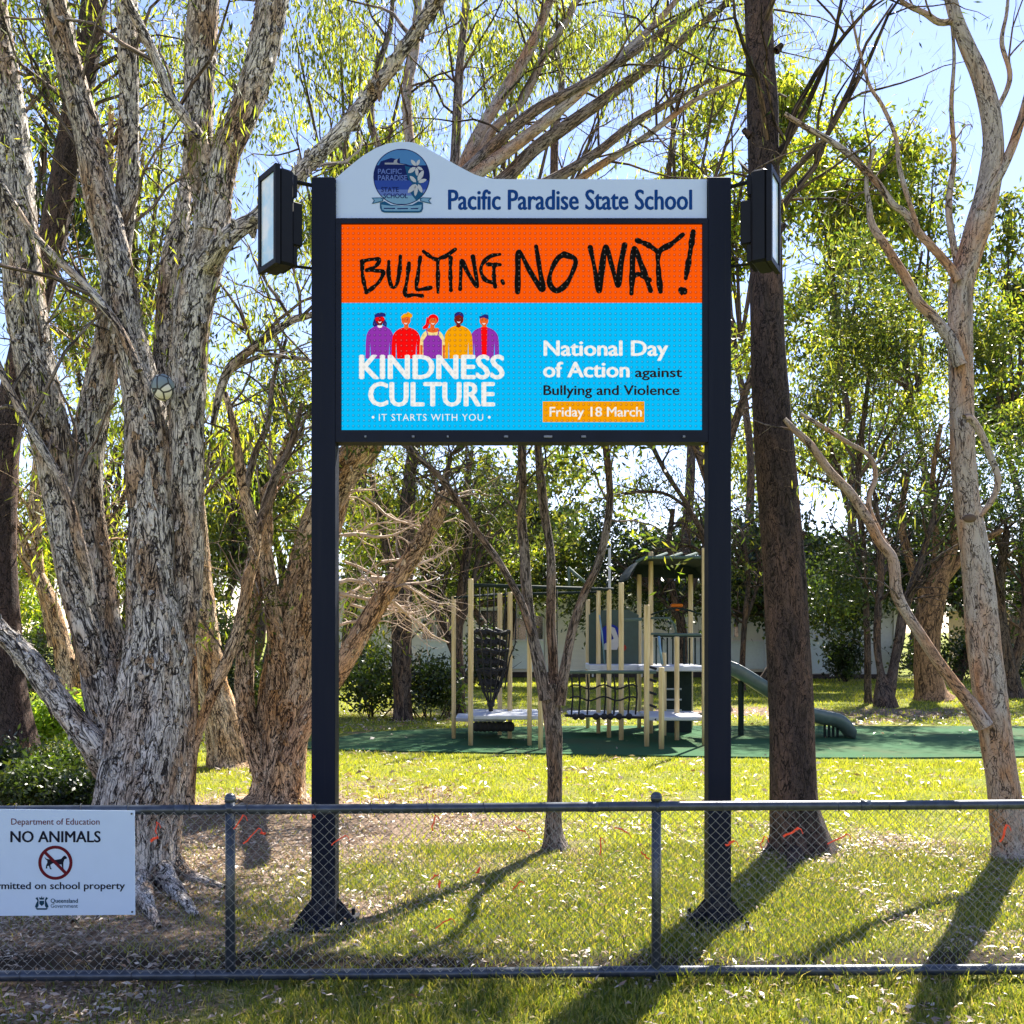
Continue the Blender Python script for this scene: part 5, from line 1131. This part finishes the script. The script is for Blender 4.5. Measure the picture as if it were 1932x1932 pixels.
s1, s2, s3 = branchy(T8, [dens(c) for c in L8[1:]], M_SAPL, n1=34, L1=.8, r1=.008, n2=90, L2=.5, n3=120, L3=.3, lo=.3)
A = tips(s2+s3, .5); A = A[A[:, 2] > 2.2]; A = A[rng.random(len(A)) < .35]; crown('crown', tufts(A, 2, .08, .1), M_LW, T8, .08, .009, .9)
b = MB().sphere((0, 0, 0), .05, 12, 8, (1, .4, .6)); o = b.build('knot_hole', M_DARKB, T8, True); o.location += Vector(tuple(P(1830, 978, 7.115)))

# --- dark pine at far left ------------------------------------------------------------------------------
T9 = empty('dark_pine_tree', P(46, 1500, 9.8)*np.array([1, 1, 0]), 'dark brown shaded trunk at the left edge behind the slanting limb', 'tree')
c = pl([(60, 1512, 130), (50, 1480, 92), (34, 1400, 74), (18, 1300, 62), (8, 1180, 58), (2, 1050, 54), (4, 900, 54), (18, 780, 50), (44, 660, 48), (72, 560, 48), (96, 460, 48), (118, 350, 48), (138, 240, 48), (158, 130, 46), (176, 20, 44), (190, -120, 38), (200, -350, 24)], 9.8)
limb('trunk', c, M_PINE, T9, n=56, step=.035, amp=.04, seed=131)
cc = pl([(45, 1400, 16), (62, 1440, 13), (78, 1465, 11), (92, 1482, 6)], 9.4); limb('bark_strip', cc, M_ORB, T9, n=10, step=.05, amp=.1, seed=140)
s1, s2, s3 = branchy(T9, [dens(c)[40:]], M_DARKB, n1=40, L1=1.4, r1=.02, n2=120, L2=.8, n3=150, L3=.4, lo=.3, up=.1)
A = tips(s2+s3, .3); crown('crown', tufts(A, 4, .12, .2), M_LY, T9, .13, .022, .7)

# --- middle distance trees with trunks one can tell apart ------------------------------------------------
def midtree(name, label, base, paths, d, mat, lobes, leaf, L=.12, Wd=.03, droop=.6, per=9, spread=.3, tw=30, twL=1.2, group=None, n=20, filt=True, drop=.25):
    t = empty(name, P(base[0], base[1], d)*np.array([1, 1, 0]), label, 'tree', group); dn = []
    for i, c in enumerate(paths):
        cc = pl(c, d)
        if i == 0: cc[0] = (cc[0][0], cc[0][1], min(cc[0][2], -.02), cc[0][3])
        limb('trunk' if i == 0 else 'branch', cc, mat, t, n=n if i == 0 else 12, step=.09, amp=.08, seed=int(base[0])+i, flute=6); dn.append(dens(cc, .2))
    s1, s2, s3 = branchy(t, dn, mat if mat is not M_ORB else M_DARKB, n1=tw, L1=twL, r1=.025*d/15, n2=tw*3, L2=twL*.7, n3=tw*3, L3=twL*.4, lo=.4)
    foliage(t, lobes, leaf, L, Wd, droop, per, spread, drop, filt=filt, dens_=2.2)
    return t
midtree('shade_tree', 'dark double trunk behind the bushes left of the playground', (760, 1358), [[(760, 1364, 46), (760, 1340, 36), (758, 1250, 36), (757, 1160, 38), (760, 1080, 36), (768, 980, 30), (775, 880, 22), (790, 780, 14)], [(757, 1180, 20), (742, 1090, 20), (722, 1000, 16), (700, 900, 10)], [(760, 1100, 18), (800, 1020, 15), (835, 930, 12), (850, 860, 8)]], 18.3, M_DARKB,
        [(700, 960, 90, 90, 18.5, 110), (780, 880, 100, 60, 19, 110), (690, 1140, 60, 70, 18.5, 80), (790, 1010, 80, 70, 20, 90)], M_LY, .13, .03)
midtree('shade_tree', 'near-black forked trunk directly left of the first playground posts', (862, 1345), [[(866, 1352, 30), (866, 1330, 24), (864, 1270, 24), (862, 1200, 22), (868, 1140, 20), (876, 1080, 18), (884, 1010, 16), (880, 930, 12), (890, 850, 8)], [(860, 1240, 14), (840, 1190, 12), (822, 1150, 12), (812, 1110, 9), (790, 1060, 7)], [(868, 1180, 12), (890, 1120, 10), (900, 1060, 8), (925, 1000, 6)]], 19.5, M_DARKB,
        [(900, 960, 90, 70, 20, 90), (990, 930, 110, 60, 21, 110), (870, 1040, 50, 40, 20.5, 50)], M_LG, .13, .035)
midtree('twin_trunk_tree', 'small dark tree with a V of two trunks right of the slide', (1672, 1322), [[(1672, 1332, 46), (1668, 1310, 36), (1662, 1270, 14), (1655, 1220, 13), (1656, 1160, 13), (1662, 1090, 12), (1660, 1010, 10), (1650, 930, 8)], [(1676, 1310, 24), (1686, 1260, 18), (1696, 1210, 18), (1704, 1160, 18), (1720, 1110, 16), (1740, 1050, 12), (1760, 980, 9)]], 21.5, M_DARKB,
        [(1600, 1060, 70, 60, 22, 110), (1690, 960, 90, 70, 22.5, 130), (1560, 1130, 60, 45, 22, 80), (1760, 900, 80, 60, 23, 110)], M_LD, .13, .045, .3)
midtree('broad_tree', 'stout orange-lit tree with spreading limbs at the right behind the twin trunks', (1752, 1312), [[(1760, 1322, 84), (1756, 1306, 58), (1750, 1260, 48), (1750, 1200, 46), (1756, 1150, 46), (1768, 1100, 40), (1790, 1040, 28), (1810, 960, 20), (1800, 860, 14)], [(1752, 1150, 24), (1730, 1090, 20), (1712, 1040, 16), (1700, 980, 12), (1712, 900, 9)], [(1770, 1110, 20), (1800, 1070, 18), (1840, 1030, 14), (1890, 1000, 10)], [(1764, 1090, 14), (1766, 1000, 12), (1760, 900, 10), (1775, 800, 8)]], 23.5, M_ORB,
        [(1790, 940, 110, 80, 24, 200), (1700, 860, 90, 70, 25, 140), (1880, 1000, 90, 110, 24, 240), (1860, 840, 90, 80, 25, 160), (1640, 800, 90, 60, 26, 110)], M_LD, .15, .05, .3)
midtree('shade_tree', 'dark trunk at the right edge beyond the pale gum', (1905, 1300), [[(1908, 1310, 50), (1904, 1290, 40), (1895, 1230, 28), (1888, 1170, 22), (1886, 1100, 18), (1900, 1000, 12)], [(1904, 1280, 24), (1926, 1210, 18), (1935, 1140, 14), (1930, 1050, 10)]], 24.5, M_DARKB,
        [(1900, 1080, 60, 60, 25, 120), (1950, 960, 80, 100, 26, 160)], M_LD, .15, .05, .3)
midtree('shade_tree', 'thin dark tree in front of the pale panels right of the sign post', (1400, 1290), [[(1400, 1296, 16), (1400, 1270, 12), (1402, 1220, 10), (1406, 1160, 10), (1412, 1090, 8), (1400, 1000, 6)], [(1404, 1180, 7), (1425, 1120, 6), (1440, 1060, 4)]], 27, M_DARKB,
        [(1395, 1110, 45, 60, 27, 110), (1420, 1040, 60, 50, 28, 110), (1545, 1130, 55, 60, 27, 150), (1560, 1060, 50, 40, 28, 90)], M_LG, .16, .05, .3)
midtree('spreading_tree', 'dark spreading tree behind the playground roof', (1290, 1282), [[(1290, 1290, 26), (1288, 1260, 20), (1286, 1180, 18), (1270, 1120, 15), (1260, 1050, 12), (1270, 960, 8)], [(1284, 1170, 12), (1240, 1120, 10), (1210, 1090, 7)], [(1284, 1160, 12), (1310, 1100, 10), (1330, 1020, 7)]], 29, M_DARKB,
        [(1180, 1050, 80, 55, 30, 190), (1280, 1080, 80, 45, 30, 150), (1120, 1000, 60, 55, 31, 100), (1110, 1130, 60, 40, 30, 80), (1240, 1130, 60, 40, 29.5, 90)], M_LD, .16, .06, .3)
midtree('paperbark_tree', 'cluster of thin tan paperbark stems beyond the huge paperbark at the left', (128, 1312), [[(132, 1318, 66), (132, 1300, 48), (122, 1240, 36), (106, 1170, 30), (84, 1110, 28), (56, 1060, 26), (30, 1000, 24), (10, 940, 20)], [(150, 1300, 34), (158, 1230, 28), (162, 1150, 26), (150, 1060, 22), (120, 960, 18)], [(100, 1220, 16), (86, 1150, 16), (72, 1060, 18), (66, 960, 22), (72, 860, 18), (78, 760, 12)]], 15.5, M_PAPERW,
        [(60, 920, 80, 80, 16, 70), (150, 800, 90, 80, 16.5, 80), (40, 1060, 60, 60, 16, 60)], M_LY, .13, .028)
midtree('paperbark_tree', 'pale paperbark trunk seen between the stems of the huge paperbark', (180, 1500), [[(178, 1510, 30), (176, 1480, 22), (170, 1200, 20), (182, 900, 20), (200, 640, 18), (206, 400, 14), (210, 200, 9)]], 9.9, M_PAPERW, [(200, 500, 60, 80, 10.2, 16)], M_LY, .12, .02)
midtree('leaning_gum', 'thin curved gum behind the right half of the sign', (1330, 1290), [[(1330, 1300, 16), (1340, 1270, 12), (1352, 1200, 10), (1345, 1060, 10), (1300, 960, 9), (1250, 880, 9), (1215, 800, 8), (1190, 700, 7)], [(1300, 960, 7), (1250, 930, 6), (1180, 930, 5)], [(1345, 1060, 7), (1300, 1030, 6), (1240, 1040, 4)]], 26, M_DARKB, [(1240, 900, 70, 50, 26.5, 60), (1330, 930, 50, 60, 26.5, 50)], M_LW, .16, .03)

# --- tall canopy behind the school -------------------------------------------------------------------
def bgtree(label, px, d, lobes, leaf, L, Wd, droop, per, spread, name='background_tree', filt=True, drop=.5, clump=True):
    t = empty(name, (X(px, d), d, 0), label, 'tree', 'tall trees behind the school' if d > 37 else None)
    cy = np.mean([l_[1] for l_ in lobes]); p0 = np.array([X(px, d), d, -.05])
    top = P(px+20, cy, d); tr = [(*p0, .22), (*(p0*.6+top*.4+np.array([.5, 0, 0])), .15), (*(p0*.25+top*.75+np.array([-.4, .5, 0])), .10), (*top, .05)]
    limb('trunk', tr, M_DARKB, t, n=14, step=.4, amp=.08, seed=int(px)); br = []
    for l_ in lobes:
        q = P(l_[0], l_[1], l_[4]); s = p0*.35+top*.65; md = (q+s)/2+np.array([0, 0, -.4]); br.append(spline([(*s, .08), (*md, .06), (*q, .03)], .4))
    joined('limbs', br, M_DARKB, t, 7, None); a = sprout(br, 22, 3.2, .045, .3, .5, .3); b_ = sprout(a, 70, 1.8, .022, .1, .6, .2)
    joined('twigs', a+b_, M_DARKB, t, 4); foliage(t, lobes, leaf, L, Wd*1.45, droop, per, spread, drop, filt=filt, dens_=3.2 if clump else 1.9, clump=clump)
bgtree('tall tree with a golden green crown rising behind the right half of the sign', 1385, 40, [(1380, 230, 95, 85, 40, 230), (1300, 330, 80, 70, 41, 150), (1470, 200, 60, 60, 40, 110), (1440, 330, 90, 80, 40, 170), (1380, 460, 90, 80, 41, 130)], M_LY, .34, .085, .55, 9, .45)
bgtree('golden green crown right of the brown trunk', 1580, 42, [(1530, 240, 80, 80, 42, 200), (1610, 320, 80, 80, 42, 200), (1540, 400, 90, 90, 43, 150), (1640, 440, 80, 80, 42, 120), (1680, 260, 55, 55, 42, 70)], M_LY, .34, .085, .55, 9, .45)
bgtree('bushy green crown left of the pale gum top', 1720, 44, [(1700, 380, 80, 80, 44, 150), (1760, 330, 70, 60, 44, 80), (1740, 500, 90, 90, 45, 140), (1640, 600, 100, 90, 44, 150), (1540, 560, 80, 90, 44, 120)], M_LG, .34, .09, .55, 9, .5)
bgtree('green crown at the right edge beyond the pale gum', 1900, 40, [(1900, 420, 60, 80, 40, 110), (1930, 560, 70, 100, 40, 170), (1870, 640, 60, 80, 41, 120), (1900, 760, 80, 80, 41, 180)], M_LG, .32, .085, .6, 9, .45)
bgtree('thin crowned tree filling the gap right of the sign', 1590, 46, [(1580, 700, 110, 90, 46, 60), (1700, 720, 90, 90, 46, 60), (1560, 830, 90, 70, 46, 60), (1420, 640, 60, 100, 46, 90), (1410, 820, 50, 100, 46, 80)], M_LW, .36, .08, .7, 9, .6)
bgtree('dark low tree mass behind the school roof', 1500, 48, [(1420, 1030, 90, 50, 48, 160), (1560, 1060, 90, 50, 48, 180), (1700, 1060, 90, 60, 48, 160), (1290, 1000, 80, 50, 48, 120)], M_LD, .32, .13, .3, 9, .5, filt=False)
bgtree('mixed green trees behind the school to the left of the playground', 950, 44, [(900, 1010, 110, 70, 44, 220), (1050, 960, 110, 80, 44, 180), (760, 1000, 110, 80, 44, 200), (680, 900, 80, 70, 44, 110), (960, 880, 120, 50, 45, 100), (1130, 880, 90, 60, 45, 70)], M_LG, .34, .10, .5, 9, .5, filt=False)
bgtree('weeping tree in the gap between the left post and the paperbarks', 500, 38, [(520, 620, 90, 90, 38, 40), (470, 800, 110, 100, 38, 130), (560, 950, 70, 90, 38, 150), (430, 980, 80, 80, 38, 140), (560, 760, 40, 80, 38, 50)], M_LY, .30, .06, .8, 9, .5)
bgtree('dense weeping crown behind the top left of the sign', 640, 36, [(620, 300, 70, 60, 36, 120), (700, 270, 70, 55, 36, 110), (560, 260, 60, 80, 36, 80), (580, 420, 50, 60, 36, 60)], M_LY, .28, .05, .9, 9, .45)
bgtree('weeping crown high above the left of the sign', 650, 34, [(560, 80, 90, 90, 34, 45), (680, 130, 100, 90, 34, 60), (640, 20, 110, 60, 34, 50), (780, 60, 80, 90, 34, 55), (800, 240, 70, 60, 35, 50)], M_LW, .26, .045, .95, 9, .5)
bgtree('weeping crown high above the middle of the sign', 950, 35, [(900, 40, 90, 60, 35, 60), (980, 120, 110, 80, 35, 90), (1080, 60, 100, 70, 35, 90), (1180, 120, 90, 90, 36, 60), (1130, 250, 110, 70, 36, 90), (960, 260, 80, 50, 36, 60)], M_LW, .26, .045, .95, 9, .5)
bgtree('yellow green sprays at the top right of the fan of branches', 1270, 36, [(1260, 60, 80, 60, 36, 60), (1360, 110, 60, 70, 36, 60), (1290, 200, 80, 60, 37, 70), (1440, 40, 40, 50, 36, 25)], M_LW, .26, .05, .9, 8, .5)
bgtree('leafy tree behind the upper stems of the huge paperbark', 250, 30, [(250, 240, 100, 110, 30, 45), (310, 420, 90, 110, 30, 60), (210, 520, 80, 90, 30, 80), (320, 120, 80, 80, 30, 25), (440, 150, 70, 110, 31, 60)], M_LW, .24, .045, .85, 9, .45)
bgtree('leafy tree at the left edge between the paperbark stems', 60, 26, [(40, 260, 80, 90, 26, 130), (90, 120, 80, 80, 26, 90), (130, 380, 60, 90, 26, 120), (20, 120, 60, 70, 26, 60), (40, 480, 50, 60, 26, 50)], M_LD, .16, .05, .5, 9, .3)
bgtree('yellow green foliage behind the lower stems of the huge paperbark', 200, 24, [(130, 600, 60, 90, 24, 90), (230, 800, 60, 100, 24, 110), (220, 960, 60, 100, 24, 130), (60, 1000, 80, 80, 24, 110), (240, 1060, 50, 90, 24, 110), (300, 620, 50, 90, 24, 60)], M_LY, .15, .035, .7, 9, .25)
bgtree('leafy tree behind the slender paperbark', 440, 22, [(430, 880, 70, 70, 22, 90), (520, 900, 60, 80, 22, 90), (440, 1030, 60, 60, 22, 100), (540, 700, 60, 60, 22, 50), (400, 1120, 50, 50, 22, 90)], M_LG, .13, .04, .5, 9, .25)

midtree('tall_shade_tree', 'tall leafy tree added for shade, its trunk hidden behind the right sign post', (1357, 1330), [[(1357, 1340, 50), (1357, 1300, 36), (1356, 1100, 32), (1350, 900, 26), (1330, 700, 18)], [(1352, 950, 20), (1300, 800, 16), (1250, 650, 12)], [(1352, 900, 20), (1400, 760, 14), (1440, 640, 9)]], 20.5, M_DARKB,
        [(1270, 680, 110, 110, 21, 260), (1120, 620, 120, 110, 21.5, 260), (1000, 560, 110, 100, 22.5, 200), (1380, 620, 70, 110, 22, 60), (1230, 520, 110, 80, 24, 200), (1060, 720, 110, 80, 20, 170)], M_LG, .13, .05, .4, per=9, spread=.3)  # tree added mostly behind the sign to shade the playground
midtree('tall_shade_tree', 'open crowned tree between the brown trunk and the pale gum', (1640, 1325), [[(1640, 1332, 22), (1638, 1310, 14), (1636, 1200, 12), (1630, 1050, 11), (1620, 900, 10), (1640, 700, 8)], [(1630, 1000, 8), (1580, 880, 7), (1540, 760, 5)], [(1622, 900, 8), (1690, 800, 7), (1740, 700, 5)]], 22.5, M_DARKB,
        [(1580, 600, 110, 90, 22, 300), (1700, 620, 100, 90, 22, 330), (1560, 760, 90, 80, 22, 150), (1700, 760, 90, 70, 22, 170), (1820, 620, 90, 100, 22, 340), (1900, 700, 80, 110, 22, 340), (1640, 470, 90, 60, 23, 110)], M_LG, .13, .045, .5, per=8, spread=.3)
midtree('shade_tree', 'leafy tree added for shade just outside the right edge of the view', (2230, 1300), [[(2230, 1320, 70), (2225, 1290, 50), (2210, 1100, 44), (2180, 900, 30), (2160, 700, 20)], [(2210, 1000, 24), (2100, 850, 18), (2010, 750, 10)]], 22, M_DARKB,
        [(2150, 700, 170, 140, 22, 420), (2000, 640, 110, 130, 22, 330), (2250, 850, 150, 120, 22, 220)], M_LG, .13, .05, .4, per=9, spread=.3)  # unseen tree, put here to shade the right of the soft-fall
bgtree('dark leafy trees standing in front of the left half of the school', 880, 31, [(700, 1040, 80, 60, 31, 130), (800, 1110, 50, 40, 31, 70), (900, 1060, 90, 50, 31, 160), (1000, 1090, 60, 45, 31, 90), (1080, 1050, 80, 60, 31, 150), (880, 990, 100, 50, 31.5, 100)], M_LG, .18, .06, .35, 9, .32, name='leafy_tree', filt=False, clump=False, drop=.2)
bgtree('dark leafy trees in front of the school between the sign post and the grey wing', 1440, 31, [(1200, 1060, 70, 45, 31, 120), (1270, 1110, 50, 35, 30.5, 60), (1400, 1070, 70, 60, 31, 160), (1480, 1110, 70, 55, 31, 160), (1560, 1080, 70, 60, 31, 160), (1450, 1000, 90, 50, 31.5, 90), (1600, 1140, 50, 40, 30.5, 80)], M_LD, .18, .07, .35, 9, .32, name='leafy_tree', filt=False, clump=False, drop=.2)
bgtree('dark leafy trees beyond the broad tree at the right', 1800, 33, [(1680, 1060, 70, 60, 33, 110), (1780, 1080, 80, 60, 33, 150), (1880, 1090, 80, 60, 33, 160), (1840, 1000, 90, 60, 33, 110), (1720, 980, 70, 60, 33, 80)], M_LD, .18, .07, .35, 9, .32, name='leafy_tree', filt=False, clump=False, drop=.2)
for i_, (px_, d_, lb_, lm_) in enumerate(((-330, 22, 'leafy tree outside the left edge, nearer of two', M_LG), (-620, 26, 'leafy tree far outside the left edge, further of two', M_LW), (2420, 30, 'green tree far outside the right edge of the view', M_LG))):
    bgtree(lb_, px_, d_, [(px_, 700, 190, 200, d_, 150), (px_+90, 950, 130, 110, d_, 100), (px_-90, 480, 150, 120, d_, 80)], lm_, .22, .06, .6, 9, .4, name='outer_tree', filt=True)
# --- shrubs and hedges --------------------------------------------------------------------------------
def shrub(label, lobes, leaf, L, Wd, per=8, spread=.12, name='shrub', cat='shrub', stems=6):
    c = lobes[0]; t = empty(name, (X(c[0], c[4]), c[4], 0), label, cat); st = []
    for l_ in lobes:
        q = P(l_[0], l_[1], l_[4])
        for s in range(stems): st.append(wander((q[0]+rng.normal(0, .1), q[1], -.02), (rng.normal(0, .5), rng.normal(0, .3), 1), max(q[2]*1.2, .2), .015, .005, 6, .4))
    joined('stems', st, M_DARKB, t, 5); foliage(t, lobes, leaf, L, Wd, .1, per, spread, .02, name='leaves', filt=False, clump=False)
shrub('dark green bushes with pale flecks below the dark double trunk', [(700, 1290, 65, 55, 18.8, 300), (800, 1290, 65, 55, 18.8, 300), (690, 1240, 50, 40, 19.5, 120), (840, 1300, 30, 50, 18.9, 120)], M_LD, .09, .045, spread=.1)
shrub('round dark bush behind the climbing net', [(920, 1220, 45, 45, 28, 200), (910, 1260, 40, 25, 28, 90)], M_LD, .12, .06)
shrub('dark rounded bush against the grey school wing', [(1594, 1230, 38, 40, 32, 260), (1594, 1258, 34, 22, 32, 100)], M_LD, .12, .06)
shrub('dark hedge at the right behind the broad tree', [(1820, 1230, 70, 50, 33, 260), (1730, 1240, 50, 40, 33, 120), (1910, 1240, 60, 40, 33, 160)], M_LD, .13, .07)
shrub('sunlit bright green bush at the left between the trunks', [(120, 1350, 55, 40, 12.5, 330), (60, 1370, 50, 45, 12.3, 230), (170, 1400, 40, 50, 12.3, 200)], M_LBR, .075, .035, spread=.07)
shrub('low dark ground cover with glossy leaves behind the white notice', [(60, 1480, 90, 45, 8.6, 420), (150, 1500, 60, 40, 8.4, 330), (110, 1440, 70, 40, 9.2, 260), (10, 1440, 40, 50, 9.0, 160)], M_LD, .06, .024, spread=.05)
shrub('clipped dark hedge behind the left trunks', [(40, 1240, 60, 60, 17, 300), (150, 1240, 60, 50, 19, 160)], M_LD, .09, .04)
shrub('dark hedge between the leaning paperbark and the orange-lit paperbark', [(430, 1220, 50, 70, 19, 300), (470, 1290, 50, 50, 18.5, 240), (600, 1250, 30, 70, 19, 160), (390, 1180, 40, 60, 20, 120)], M_LD, .09, .045)
shrub('bright green hedge top at the far left', [(40, 1150, 50, 30, 21, 160), (20, 1120, 40, 30, 21, 100)], M_LBR, .10, .045)
print('tris', sum(len(p.vertices)-2 for o in COL.objects if o.type == 'MESH' for p in o.data.polygons))
